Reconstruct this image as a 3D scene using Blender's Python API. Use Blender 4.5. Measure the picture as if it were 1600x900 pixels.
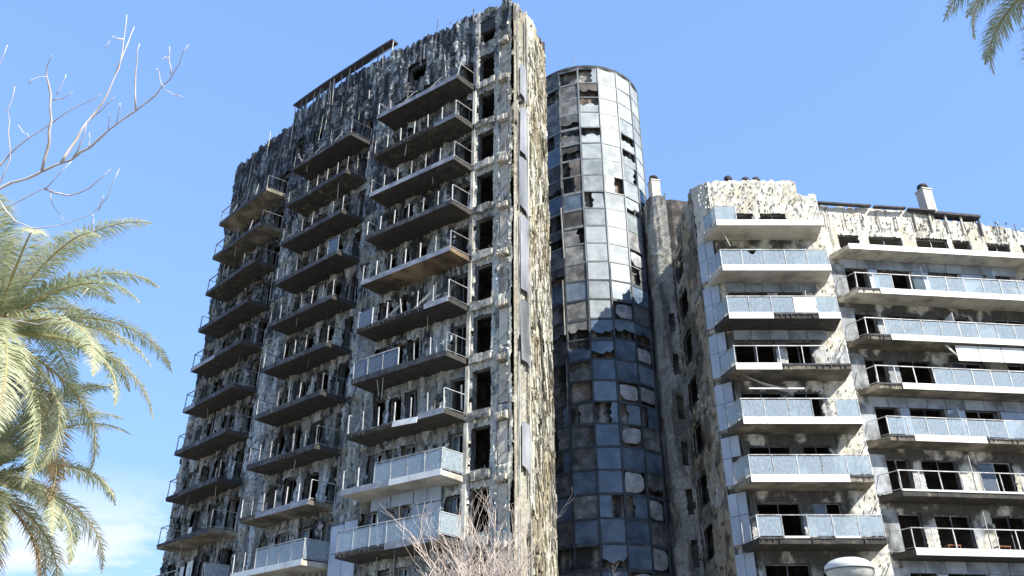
import bpy, math, random
import numpy as np
from mathutils import Vector, Matrix

# ------------------------------------------------------------------ camera, sky, sun, exposure
SC = bpy.context.scene
for o in list(bpy.data.objects):
    bpy.data.objects.remove(o)
R = math.radians
EYE = 1.65
PITCH = 28.63
FPX = 1337.0
cam = bpy.data.cameras.new('camera')
cam.sensor_width = 36.0
cam.lens = 36.0 * FPX / 1600.0
cam.clip_start = 0.1
cam.clip_end = 6000
camo = bpy.data.objects.new('camera', cam)
camo.location = (0, 0, EYE)
camo.rotation_euler = (R(90 + PITCH), 0, 0)
SC.collection.objects.link(camo)
SC.camera = camo

SUN_AZ = 132.5      # bearing from +Y, clockwise
SUN_EL = 37.5
world = bpy.data.worlds.new('World')
SC.world = world
world.use_nodes = True
wn = world.node_tree
wn.nodes.clear()
w_out = wn.nodes.new('ShaderNodeOutputWorld')
w_bg = wn.nodes.new('ShaderNodeBackground')
w_sky = wn.nodes.new('ShaderNodeTexSky')
w_sky.sky_type = 'NISHITA'
w_sky.sun_disc = False
w_sky.sun_elevation = R(SUN_EL)
w_sky.sun_rotation = R(SUN_AZ)
w_sky.altitude = 0
w_sky.air_density = 1.0
w_sky.dust_density = 0.0
w_sky.ozone_density = 3.0
w_bg.inputs['Strength'].default_value = 0.15
# fair-weather clouds low over the horizon all the way round
w_tc = wn.nodes.new('ShaderNodeTexCoord')
w_map = wn.nodes.new('ShaderNodeMapping')
w_map.inputs['Scale'].default_value = (3.2, 3.2, 9.0)
w_map.inputs['Location'].default_value = (1.05, -0.75, -0.37)
w_no = wn.nodes.new('ShaderNodeTexNoise')
w_no.inputs['Scale'].default_value = 1.6
w_no.inputs['Detail'].default_value = 6
w_no.inputs['Roughness'].default_value = 0.55
w_ramp = wn.nodes.new('ShaderNodeMapRange')
w_ramp.inputs['From Min'].default_value = 0.50
w_ramp.inputs['From Max'].default_value = 0.61
w_sep = wn.nodes.new('ShaderNodeSeparateXYZ')
w_band = wn.nodes.new('ShaderNodeMapRange')
w_band.inputs['From Min'].default_value = 0.27
w_band.inputs['From Max'].default_value = 0.17
w_mul = wn.nodes.new('ShaderNodeMath'); w_mul.operation = 'MULTIPLY'
w_mix = wn.nodes.new('ShaderNodeMix'); w_mix.data_type = 'RGBA'
w_mix.inputs['B'].default_value = (2.5, 2.65, 2.9, 1)
w_tint = wn.nodes.new('ShaderNodeMix'); w_tint.data_type = 'RGBA'; w_tint.blend_type = 'MULTIPLY'
w_tint.inputs['Factor'].default_value = 1.0
w_tint.inputs['B'].default_value = (0.93, 0.96, 1.04, 1)
# soften the sky's brightness range (hue kept), the same rule in every direction
w_bw = wn.nodes.new('ShaderNodeRGBToBW')
w_pow = wn.nodes.new('ShaderNodeMath'); w_pow.operation = 'POWER'; w_pow.inputs[1].default_value = -0.68
w_k = wn.nodes.new('ShaderNodeMath'); w_k.operation = 'MULTIPLY'; w_k.inputs[1].default_value = 1.23 ** 0.68
w_scl = wn.nodes.new('ShaderNodeVectorMath'); w_scl.operation = 'SCALE'
L = wn.links.new
L(w_tc.outputs['Generated'], w_map.inputs['Vector'])
L(w_map.outputs['Vector'], w_no.inputs['Vector'])
L(w_no.outputs['Fac'], w_ramp.inputs['Value'])
L(w_tc.outputs['Generated'], w_sep.inputs['Vector'])
L(w_sep.outputs['Z'], w_band.inputs['Value'])
L(w_ramp.outputs['Result'], w_mul.inputs[0])
L(w_band.outputs['Result'], w_mul.inputs[1])
L(w_mul.outputs[0], w_mix.inputs['Factor'])
L(w_sky.outputs['Color'], w_bw.inputs[0])
L(w_bw.outputs[0], w_pow.inputs[0])
L(w_pow.outputs[0], w_k.inputs[0])
L(w_sky.outputs['Color'], w_scl.inputs[0])
L(w_k.outputs[0], w_scl.inputs['Scale'])
L(w_scl.outputs[0], w_tint.inputs['A'])
L(w_tint.outputs['Result'], w_mix.inputs['A'])
L(w_mix.outputs['Result'], w_bg.inputs['Color'])
L(w_bg.outputs['Background'], w_out.inputs['Surface'])

sun = bpy.data.lights.new('sun', 'SUN')
sun.energy = 3.2
sun.angle = R(0.53)
sun.color = (1.0, 0.95, 0.86)
suno = bpy.data.objects.new('sun', sun)
sd = Vector((math.sin(R(SUN_AZ)) * math.cos(R(SUN_EL)), math.cos(R(SUN_AZ)) * math.cos(R(SUN_EL)), math.sin(R(SUN_EL))))
suno.rotation_euler = sd.to_track_quat('Z', 'Y').to_euler()
suno.location = (30, -30, 60)
SC.collection.objects.link(suno)

SC.view_settings.view_transform = 'Standard'
SC.view_settings.look = 'None'
SC.view_settings.gamma = 1
SC.view_settings.exposure = 1.5
SC.view_settings.use_curve_mapping = False

# ------------------------------------------------------------------ helpers
COL = SC.collection
rnd = random.Random(7)
RG = np.random.default_rng(11)


def link(name, mesh, parent=None, loc=None, rotz=None, mat=None):
    o = bpy.data.objects.new(name, mesh)
    COL.objects.link(o)
    if parent is not None:
        o.parent = parent
    if loc is not None:
        o.location = loc
    if rotz is not None:
        o.rotation_euler = (0, 0, rotz)
    if mat is not None and mesh is not None and len(mesh.materials) == 0:
        mesh.materials.append(mat)
    return o


def thing(name, label, cat, loc=(0, 0, 0), rotz=0, group=None):
    o = link(name, None, None, loc, rotz)
    o['label'] = label
    o['category'] = cat
    if group:
        o['group'] = group
    return o


def mesh_np(name, V, Fq, mat=None, colors=None, smooth=False):
    """V (n,3), Fq (m,4) or (m,3) numpy -> mesh"""
    me = bpy.data.meshes.new(name)
    V = np.asarray(V, np.float32)
    Fq = np.asarray(Fq, np.int32)
    k = Fq.shape[1]
    me.vertices.add(len(V))
    me.vertices.foreach_set('co', V.ravel())
    me.loops.add(Fq.size)
    me.loops.foreach_set('vertex_index', Fq.ravel())
    me.polygons.add(len(Fq))
    me.polygons.foreach_set('loop_start', np.arange(0, Fq.size, k, dtype=np.int32))
    me.polygons.foreach_set('loop_total', np.full(len(Fq), k, np.int32))
    if smooth:
        me.polygons.foreach_set('use_smooth', np.ones(len(Fq), bool))
    me.update(calc_edges=True)
    if colors is not None:
        ca = me.color_attributes.new('Col', 'FLOAT_COLOR', 'POINT')
        c4 = np.ones((len(V), 4), np.float32)
        c4[:, :3] = colors
        ca.data.foreach_set('color', c4.ravel())
    if mat:
        me.materials.append(mat)
    return me


class MB:
    """collects polygons into one mesh"""
    def __init__(s):
        s.v = []; s.f = []

    def box(s, x0, x1, y0, y1, z0, z1, M=None):
        b = len(s.v)
        P = [(x0, y0, z0), (x1, y0, z0), (x1, y1, z0), (x0, y1, z0), (x0, y0, z1), (x1, y0, z1), (x1, y1, z1), (x0, y1, z1)]
        if M is not None:
            P = [tuple(M @ Vector(p)) for p in P]
        s.v += P
        s.f += [tuple(b + i for i in q) for q in ((3, 2, 1, 0), (4, 5, 6, 7), (0, 1, 5, 4), (1, 2, 6, 5), (2, 3, 7, 6), (3, 0, 4, 7))]
        return s

    def tube(s, pts, rad, n=6, cap=True):
        pts = [Vector(p) for p in pts]
        if not hasattr(rad, '__len__'):
            rad = [rad] * len(pts)
        b = len(s.v)
        up = Vector((0.3, 0.2, 1)).normalized()
        for i, p in enumerate(pts):
            t = (pts[min(i + 1, len(pts) - 1)] - pts[max(i - 1, 0)])
            t = t.normalized() if t.length > 1e-9 else Vector((0, 0, 1))
            a = t.cross(up)
            if a.length < 1e-3:
                a = t.cross(Vector((1, 0, 0)))
            a.normalize(); c = a.cross(t)
            for k in range(n):
                an = 2 * math.pi * k / n
                s.v.append(tuple(p + rad[i] * (math.cos(an) * a + math.sin(an) * c)))
        for i in range(len(pts) - 1):
            for k in range(n):
                k2 = (k + 1) % n
                s.f.append((b + i * n + k, b + i * n + k2, b + (i + 1) * n + k2, b + (i + 1) * n + k))
        if cap:
            s.f.append(tuple(b + k for k in range(n))[::-1])
            s.f.append(tuple(b + (len(pts) - 1) * n + k for k in range(n)))
        return s

    def lathe(s, prof, n=20, c=(0, 0)):
        b = len(s.v)
        for (r, z) in prof:
            for k in range(n):
                a = 2 * math.pi * k / n
                s.v.append((c[0] + r * math.cos(a), c[1] + r * math.sin(a), z))
        for i in range(len(prof) - 1):
            for k in range(n):
                k2 = (k + 1) % n
                s.f.append((b + i * n + k, b + i * n + k2, b + (i + 1) * n + k2, b + (i + 1) * n + k))
        return s

    def prism(s, poly, z0, z1):
        """vertical prism from a plan polygon (ccw)"""
        b = len(s.v); n = len(poly)
        s.v += [(p[0], p[1], z0) for p in poly] + [(p[0], p[1], z1) for p in poly]
        s.f += [tuple(range(b + n - 1, b - 1, -1)), tuple(range(b + n, b + 2 * n))]
        for i in range(n):
            j = (i + 1) % n
            s.f.append((b + i, b + j, b + n + j, b + n + i))
        return s

    def sheet(s, poly, y0, th):
        """flat plate: polygon in (x,z), front at y0, thickness th going +y"""
        b = len(s.v); n = len(poly)
        s.v += [(p[0], y0, p[1]) for p in poly] + [(p[0], y0 + th, p[1]) for p in poly]
        s.f += [tuple(range(b, b + n)), tuple(range(b + 2 * n - 1, b + n - 1, -1))]
        for i in range(n):
            j = (i + 1) % n
            s.f.append((b + j, b + i, b + n + i, b + n + j))
        return s

    def mesh(s, name, mat=None, smooth=False):
        me = bpy.data.meshes.new(name)
        me.from_pydata(s.v, [], s.f)
        if smooth:
            me.polygons.foreach_set('use_smooth', [True] * len(me.polygons))
        me.update()
        if mat:
            me.materials.append(mat)
        return me


_boxes = {}


def box_mesh(name, dx, dy, dz, mat):
    """box centred in x, y from 0 to -dy (towards the viewer), z from 0 to dz; shared"""
    key = (name, round(dx, 2), round(dy, 3), round(dz, 2), mat.name)
    if key not in _boxes:
        _boxes[key] = MB().box(-dx / 2, dx / 2, -dy, 0, 0, dz).mesh(name, mat)
    return _boxes[key]


# ------------------------------------------------------------------ noise
def _hash(ix, iy, seed):
    ix = ix.astype(np.int64).astype(np.uint64); iy = iy.astype(np.int64).astype(np.uint64)
    h = ix * np.uint64(374761393) + iy * np.uint64(668265263) + np.uint64(seed * 1442695041 + 12345)
    h = (h ^ (h >> np.uint64(13))) * np.uint64(1274126177)
    h = h ^ (h >> np.uint64(16))
    return (h & np.uint64(0xFFFFFF)).astype(np.float64) / float(0xFFFFFF)


def vn(x, y, seed):
    x0 = np.floor(x); y0 = np.floor(y)
    fx = x - x0; fy = y - y0
    fx = fx * fx * (3 - 2 * fx); fy = fy * fy * (3 - 2 * fy)
    a = _hash(x0, y0, seed); b = _hash(x0 + 1, y0, seed)
    c = _hash(x0, y0 + 1, seed); d = _hash(x0 + 1, y0 + 1, seed)
    return (a * (1 - fx) + b * fx) * (1 - fy) + (c * (1 - fx) + d * fx) * fy


def fbm(x, y, seed, octv=4, gain=0.55):
    t = 0; a = 1.0; n = 0
    for i in range(octv):
        t = t + a * vn(x, y, seed + i * 17); n += a
        x = x * 2.03 + 3.1; y = y * 2.03 + 1.7; a *= gain
    return t / n


def ss(a, b, x):
    t = np.clip((x - a) / (b - a), 0, 1)
    return t * t * (3 - 2 * t)


def mixc(c, c2, m):
    m = m[..., None]
    return c * (1 - m) + np.asarray(c2, float) * m


# ------------------------------------------------------------------ materials
def nodes_of(name):
    m = bpy.data.materials.new(name)
    m.use_nodes = True
    nt = m.node_tree
    nt.nodes.clear()
    out = nt.nodes.new('ShaderNodeOutputMaterial')
    bs = nt.nodes.new('ShaderNodeBsdfPrincipled')
    nt.links.new(bs.outputs[0], out.inputs[0])
    return m, nt, bs, out


def noise_node(nt, scale, detail=5, stretch=(1, 1, 1), rough=0.55, coord='Object', seed=0.0):
    tc = nt.nodes.new('ShaderNodeTexCoord')
    mp = nt.nodes.new('ShaderNodeMapping')
    mp.inputs['Scale'].default_value = stretch
    mp.inputs['Location'].default_value = (seed, seed * 1.7, seed * 0.6)
    no = nt.nodes.new('ShaderNodeTexNoise')
    no.inputs['Scale'].default_value = scale
    no.inputs['Detail'].default_value = detail
    no.inputs['Roughness'].default_value = rough
    nt.links.new(tc.outputs[coord], mp.inputs[0])
    nt.links.new(mp.outputs[0], no.inputs['Vector'])
    return no


def ramp(nt, src, stops):
    r = nt.nodes.new('ShaderNodeValToRGB')
    el = r.color_ramp.elements
    while len(el) < len(stops):
        el.new(0.5)
    for e, (p, c) in zip(el, stops):
        e.position = p
        e.color = (c[0], c[1], c[2], 1)
    nt.links.new(src, r.inputs[0])
    return r


def bump(nt, bs, src, strength=0.5, dist=0.03):
    b = nt.nodes.new('ShaderNodeBump')
    b.inputs['Strength'].default_value = strength
    b.inputs['Distance'].default_value = dist
    nt.links.new(src, b.inputs['Height'])
    nt.links.new(b.outputs[0], bs.inputs['Normal'])


def mat_attr(name, rough=0.9, fine=5.0, lo=.35, hi=1.45, bm=0.8):
    """colour from the wall's own patches, broken up by grain"""
    m, nt, bs, out = nodes_of(name)
    at = nt.nodes.new('ShaderNodeAttribute'); at.attribute_name = 'Col'
    no = noise_node(nt, fine, 8, (1, 1, 0.8), 0.75)
    rp = ramp(nt, no.outputs['Fac'], [(0.28, (lo,) * 3), (0.5, (0.95,) * 3), (0.72, (hi,) * 3)])
    mx = nt.nodes.new('ShaderNodeMix'); mx.data_type = 'RGBA'; mx.blend_type = 'MULTIPLY'
    mx.inputs['Factor'].default_value = 1
    nt.links.new(at.outputs['Color'], mx.inputs['A'])
    nt.links.new(rp.outputs[0], mx.inputs['B'])
    nt.links.new(mx.outputs['Result'], bs.inputs['Base Color'])
    bs.inputs['Roughness'].default_value = rough
    bs.inputs['Specular IOR Level'].default_value = 0.25
    n2 = noise_node(nt, 9.0, 6, (1, 1, 0.8), 0.65, seed=3.0)
    bump(nt, bs, n2.outputs['Fac'], bm, 0.06)
    return m


def mat_mix(name, stops, scale=2.0, stretch=(1, 1, 1), rough=0.8, bmp=0.3, metal=0.0, rand=0.0, detail=6):
    m, nt, bs, out = nodes_of(name)
    no = noise_node(nt, scale, detail, stretch, 0.6)
    src = no.outputs['Fac']
    if rand:
        oi = nt.nodes.new('ShaderNodeObjectInfo')
        ma = nt.nodes.new('ShaderNodeMath'); ma.operation = 'MULTIPLY_ADD'
        ma.inputs[1].default_value = rand; ma.inputs[2].default_value = -rand / 2
        nt.links.new(oi.outputs['Random'], ma.inputs[0])
        ad = nt.nodes.new('ShaderNodeMath'); ad.operation = 'ADD'
        nt.links.new(src, ad.inputs[0]); nt.links.new(ma.outputs[0], ad.inputs[1])
        # shift the pattern per object so copies do not repeat
        src = ad.outputs[0]
        mp = no.inputs['Vector'].links[0].from_node
        cb = nt.nodes.new('ShaderNodeCombineXYZ')
        sc = nt.nodes.new('ShaderNodeMath'); sc.operation = 'MULTIPLY'; sc.inputs[1].default_value = 57.0
        nt.links.new(oi.outputs['Random'], sc.inputs[0])
        for i in range(3):
            nt.links.new(sc.outputs[0], cb.inputs[i])
        nt.links.new(cb.outputs[0], mp.inputs['Location'])
    rp = ramp(nt, src, stops)
    nt.links.new(rp.outputs[0], bs.inputs['Base Color'])
    bs.inputs['Roughness'].default_value = rough
    bs.inputs['Metallic'].default_value = metal
    if bmp:
        bump(nt, bs, no.outputs['Fac'], bmp, 0.03)
    return m


def mat_glass(name, col, opaque=0.6, rough=0.12, dirt=(0.75, 0.8, 0.82)):
    m, nt, bs, out = nodes_of(name)
    no = noise_node(nt, 9.0, 9, (1.6, 1, 0.7), 0.8)
    oi = nt.nodes.new('ShaderNodeObjectInfo')
    mp = no.inputs['Vector'].links[0].from_node
    cb = nt.nodes.new('ShaderNodeCombineXYZ')
    sc = nt.nodes.new('ShaderNodeMath'); sc.operation = 'MULTIPLY'; sc.inputs[1].default_value = 31.0
    nt.links.new(oi.outputs['Random'], sc.inputs[0])
    for i in range(3):
        nt.links.new(sc.outputs[0], cb.inputs[i])
    nt.links.new(cb.outputs[0], mp.inputs['Location'])
    rp = ramp(nt, no.outputs['Fac'], [(0.3, tuple(c * 0.85 for c in col)), (0.52, col), (0.72, dirt)])
    nt.links.new(rp.outputs[0], bs.inputs['Base Color'])
    bs.inputs['Roughness'].default_value = rough
    bs.inputs['Specular IOR Level'].default_value = 0.7
    if opaque < 1:
        tr = nt.nodes.new('ShaderNodeBsdfTransparent')
        tr.inputs[0].default_value = (0.85, 0.93, 0.95, 1)
        mx = nt.nodes.new('ShaderNodeMixShader')
        mr = nt.nodes.new('ShaderNodeMapRange')
        mr.inputs['From Min'].default_value = 0.35; mr.inputs['From Max'].default_value = 0.7
        mr.inputs['To Min'].default_value = max(opaque - 0.15, 0); mr.inputs['To Max'].default_value = min(opaque + 0.3, 1)
        nt.links.new(no.outputs['Fac'], mr.inputs[0])
        nt.links.new(mr.outputs[0], mx.inputs[0])
        nt.links.new(tr.outputs[0], mx.inputs[1])
        nt.links.new(bs.outputs[0], mx.inputs[2])
        nt.links.new(mx.outputs[0], out.inputs[0])
    return m


M_WALL = mat_attr('burnt_wall', fine=7.0)
M_WALL2 = mat_attr('scorched_render', fine=6.0, lo=.62, hi=1.2, bm=0.5)
M_SLAB = mat_mix('sooty_slab', [(0.3, (0.022, 0.021, 0.02)), (0.55, (0.042, 0.039, 0.034)), (0.68, (0.07, 0.06, 0.045)), (0.74, (0.2, 0.18, 0.13))], 2.2, (1, 1, 1), 0.9, 0.4, rand=0.14, detail=9)
M_SLABW = mat_mix('pale_slab', [(0.3, (0.24, 0.22, 0.18)), (0.45, (0.44, 0.41, 0.34)), (0.65, (0.58, 0.55, 0.47))], 0.9, (1, 1, 1), 0.85, 0.2, rand=0.12)
M_SLABM = mat_mix('smoked_slab', [(0.3, (0.045, 0.041, 0.035)), (0.5, (0.13, 0.115, 0.085)), (0.7, (0.34, 0.3, 0.23))], 0.8, (1, 1, 1), 0.85, 0.3, rand=0.15)
M_EDGE = mat_mix('charred_edge', [(0.35, (0.022, 0.022, 0.025)), (0.6, (0.07, 0.073, 0.08)), (0.75, (0.2, 0.2, 0.2))], 3.0, (1, 1, 1), 0.8, 0.5, rand=0.1)
M_FGREY = mat_mix('smoked_aluminium', [(0.3, (0.1, 0.11, 0.125)), (0.5, (0.21, 0.225, 0.25)), (0.7, (0.36, 0.37, 0.39))], 1.5, (1, 1, 2), 0.5, 0.1, rand=0.2)
M_FWHITE = mat_mix('white_aluminium', [(0.25, (0.42, 0.42, 0.4)), (0.42, (0.66, 0.66, 0.63)), (0.7, (0.78, 0.78, 0.75))], 1.2, (1, 1, 1), 0.45, 0.05, rand=0.1)
M_RAIL = mat_mix('rail_metal', [(0.3, (0.2, 0.2, 0.2)), (0.55, (0.45, 0.45, 0.44)), (0.75, (0.6, 0.6, 0.58))], 3.0, (1, 1, 1), 0.5, 0.05, rand=0.3)
M_RAILD = mat_mix('sooty_rail', [(0.3, (0.06, 0.06, 0.065)), (0.55, (0.16, 0.165, 0.18)), (0.75, (0.38, 0.37, 0.36))], 3.0, (1, 1, 1), 0.6, 0.05, rand=0.35)
M_DARK = mat_mix('burnt_room', [(0.3, (0.018, 0.016, 0.016)), (0.52, (0.06, 0.053, 0.048)), (0.72, (0.18, 0.155, 0.13))], 1.3, (1, 1, 1), 0.95, 0.2)
M_REVEAL = mat_mix('window_reveal', [(0.3, (0.04, 0.04, 0.04)), (0.5, (0.12, 0.12, 0.11)), (0.75, (0.34, 0.32, 0.27))], 2.5, (1, 1, 1), 0.9, 0.4, rand=0.2)
M_GLASS = mat_glass('balcony_glass', (0.36, 0.42, 0.46), 0.55, dirt=(0.5, 0.53, 0.55))
M_GLASSG = mat_glass('smoked_glass', (0.12, 0.145, 0.18), 0.72, 0.15, (0.24, 0.26, 0.28))
M_BLUEP = mat_mix('pale_blue_panel', [(0.3, (0.28, 0.33, 0.4)), (0.5, (0.37, 0.44, 0.53)), (0.75, (0.47, 0.53, 0.61))], 0.9, (1, 1, 0.5), 0.5, 0.05, rand=0.15)
M_GREYP = mat_mix('grey_blue_panel', [(0.3, (0.13, 0.14, 0.16)), (0.5, (0.28, 0.31, 0.35)), (0.72, (0.4, 0.43, 0.47))], 0.9, (1, 1, 1), 0.5, 0.1, rand=0.2)
M_SHEET = mat_mix('bare_metal_sheet', [(0.25, (0.09, 0.095, 0.1)), (0.5, (0.21, 0.22, 0.23)), (0.72, (0.34, 0.35, 0.355))], 0.8, (1, 1, 0.4), 0.55, 0.2, rand=0.2)
M_STRIP = mat_mix('hanging_strip', [(0.3, (0.1, 0.1, 0.095)), (0.5, (0.36, 0.34, 0.28)), (0.7, (0.62, 0.6, 0.52))], 2.2, (1, 1, 0.6), 0.7, 0.2, rand=0.35)
M_CHAR = mat_mix('charred_metal', [(0.3, (0.015, 0.015, 0.017)), (0.6, (0.05, 0.05, 0.055)), (0.8, (0.12, 0.12, 0.125))], 2.0, (1, 1, 1), 0.8, 0.3)
M_CPANE = mat_mix('curtain_glass', [(0.3, (0.18, 0.205, 0.215)), (0.5, (0.29, 0.32, 0.332)), (0.72, (0.4, 0.43, 0.435))], 1.3, (1, 1, 1), 0.55, 0.05, rand=0.3)
M_CPANE.node_tree.nodes['Principled BSDF'].inputs['Specular IOR Level'].default_value = 0.3
M_CPANEB = mat_mix('sooty_curtain_glass', [(0.3, (0.05, 0.07, 0.1)), (0.5, (0.1, 0.14, 0.19)), (0.72, (0.19, 0.25, 0.31))], 0.9, (1, 1, 1), 0.2, 0.05, rand=0.25)
M_CPANEA = mat_mix('ash_curtain_panel', [(0.3, (0.05, 0.05, 0.05)), (0.5, (0.13, 0.13, 0.128)), (0.72, (0.3, 0.3, 0.29))], 1.6, (1, 1, 1), 0.8, 0.4, rand=0.2)
M_CPANER = mat_mix('rusty_curtain_panel', [(0.3, (0.035, 0.033, 0.033)), (0.5, (0.09, 0.08, 0.072)), (0.72, (0.2, 0.165, 0.14))], 1.4, (1, 1, 0.6), 0.85, 0.4, rand=0.25)
M_BOARD = mat_mix('buckled_board', [(0.3, (0.12, 0.12, 0.12)), (0.5, (0.3, 0.305, 0.31)), (0.72, (0.46, 0.47, 0.47))], 1.6, (1, 1, 1), 0.8, 0.4, rand=0.25)
M_MULL = mat_mix('mullion_metal', [(0.3, (0.1, 0.11, 0.11)), (0.55, (0.22, 0.235, 0.235)), (0.75, (0.32, 0.33, 0.33))], 2.0, (1, 1, 0.3), 0.5, 0.05)
M_MULLD = mat_mix('sooty_mullion', [(0.3, (0.025, 0.03, 0.036)), (0.6, (0.07, 0.08, 0.09)), (0.8, (0.2, 0.2, 0.2))], 2.0, (1, 1, 0.5), 0.7, 0.1)
M_CONC = mat_mix('roof_concrete', [(0.3, (0.2, 0.19, 0.17)), (0.6, (0.36, 0.34, 0.3))], 1.0, (1, 1, 1), 0.9, 0.3)
M_CHIM = mat_mix('chimney_render', [(0.3, (0.34, 0.31, 0.26)), (0.5, (0.5, 0.47, 0.4)), (0.7, (0.6, 0.57, 0.5))], 2.0, (1, 1, 0.5), 0.85, 0.2)


# ------------------------------------------------------------------ facades: paths and wall fields
class Path:
    """plan polyline, s grows to the right as seen from outside"""
    def __init__(s, pts, s0=0.0):
        s.p = np.array(pts, float)
        dl = np.linalg.norm(np.diff(s.p, axis=0), axis=1)
        s.s = s0 + np.concatenate([[0], np.cumsum(dl)])

    def xy(s, q):
        return np.stack([np.interp(q, s.s, s.p[:, 0]), np.interp(q, s.s, s.p[:, 1])], -1)

    def ang(s, q, w=0.15):
        a = s.xy(np.asarray(q) - w); b = s.xy(np.asarray(q) + w)
        d = b - a
        return np.arctan2(d[..., 1], d[..., 0])

    def out(s, q, w=0.15):
        a = s.ang(q, w)
        return np.stack([np.sin(a), -np.cos(a)], -1)

    def at(s, q, z, d=0.0):
        p = s.xy(q) + s.out(q) * d
        return (float(p[0]), float(p[1]), z)


def wall(name, parent, path, s0, s1, z0, z1, step, fn, openings=(), top=None, mat=None, ragged=0.022):
    """heightfield wall with real openings; fn(S,Z)->(depth, colour)"""
    ns = int((s1 - s0) / step) + 1; nz = int((z1 - z0) / step) + 1
    q = np.linspace(s0, s1, ns); zz = np.linspace(z0, z1, nz)
    S, Z = np.meshgrid(q, zz)
    D, C = fn(S, Z)
    xy = path.xy(q); ou = path.out(q, 0.3)
    js = (RG.random(S.shape) - .5) * step * 0.7
    tg = np.stack([-ou[:, 1], ou[:, 0]], -1)
    X = xy[None, :, 0] + ou[None, :, 0] * D + tg[None, :, 0] * js
    Y = xy[None, :, 1] + ou[None, :, 1] * D + tg[None, :, 1] * js
    ZJ = Z + (RG.random(S.shape) - .5) * step * 0.7
    V = np.stack([X, Y, ZJ], -1).reshape(-1, 3)
    keep = np.ones((nz - 1, ns - 1), bool)
    cs = (S[:-1, :-1] + S[1:, 1:]) / 2; cz = (Z[:-1, :-1] + Z[1:, 1:]) / 2
    jx = (fbm(cs * 3, cz * 3, 91, 3) - .5) * ragged * 4
    jz = (fbm(cs * 3 + 9, cz * 3, 92, 3) - .5) * ragged * 4
    for (a, b, c, d) in openings:
        keep &= ~((cs + jx > a) & (cs + jx < b) & (cz + jz > c) & (cz + jz < d))
    if top is not None:
        keep &= cz < top(cs)
    i0 = np.arange(nz * ns).reshape(nz, ns)
    F = np.stack([i0[:-1, :-1], i0[:-1, 1:], i0[1:, 1:], i0[1:, :-1]], -1)[keep]
    me = mesh_np(name, V, F, mat or M_WALL, C.reshape(-1, 3))
    return link(name, me, parent)


def window(parent, path, s0, s1, z0, z1, kind=0, dp=0.32):
    """reveal box behind an opening, with what is left of the frame as sub-parts"""
    w = s1 - s0; h = z1 - z0; sm = (s0 + s1) / 2
    key = ('reveal', round(w, 2), round(h, 2), dp)
    if key not in _boxes:
        b = MB()
        t = 0.10
        b.box(-w / 2 - t, -w / 2 + .01, -0.0, dp, -t, h + t)
        b.box(w / 2 - .01, w / 2 + t, -0.0, dp, -t, h + t)
        b.box(-w / 2 + .01, w / 2 - .01, 0.0, dp, -t, 0.01)
        b.box(-w / 2 + .01, w / 2 - .01, 0.0, dp, h - .01, h + t)
        _boxes[key] = b.mesh('window', M_REVEAL)
    o = link('window', _boxes[key], parent, path.at(sm, z0, -0.06), float(path.ang(sm)))
    if kind == 0:
        return o
    fr = MB(); t = 0.05
    y0, y1 = 0.10, 0.15
    if kind in (1, 2, 3):
        fr.box(-w / 2 + .012, -w / 2 + t, y0, y1, .012, h - .012)
        fr.box(w / 2 - t, w / 2 - .012, y0, y1, .012, h - .012)
        fr.box(-w / 2 + t, w / 2 - t, y0, y1, h - t - .01, h - .012)
    if kind in (2, 3):
        fr.box(-t / 2, t / 2, y0 + .002, y1 - .002, .012, h - t - .012)
    fk = ('frame', kind, round(w, 2), round(h, 2))
    if fk not in _boxes:
        _boxes[fk] = fr.mesh('window_frame', M_RAILD if kind != 3 else M_RAIL)
    link('window_frame', _boxes[fk], o)
    if kind == 3:
        pk = ('pane', round(w, 2), round(h, 2))
        if pk not in _boxes:
            _boxes[pk] = MB().box(-w / 2 + t, -t / 2, .12, .13, .02, h - t - .02).mesh('window_pane', M_GLASSG)
        link('window_pane', _boxes[pk], o)
    return o


def jag(w, h, r, frac=0.6):
    """jagged remains of a glass pane: polygon in (x,z)"""
    pts = [(-w / 2, 0), (w / 2, 0)]
    n = 6
    for i in range(n + 1):
        x = w / 2 - w * i / n
        pts.append((x, h * min(1, max(0.12, frac + r.uniform(-.38, .38)))))
    return pts


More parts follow.
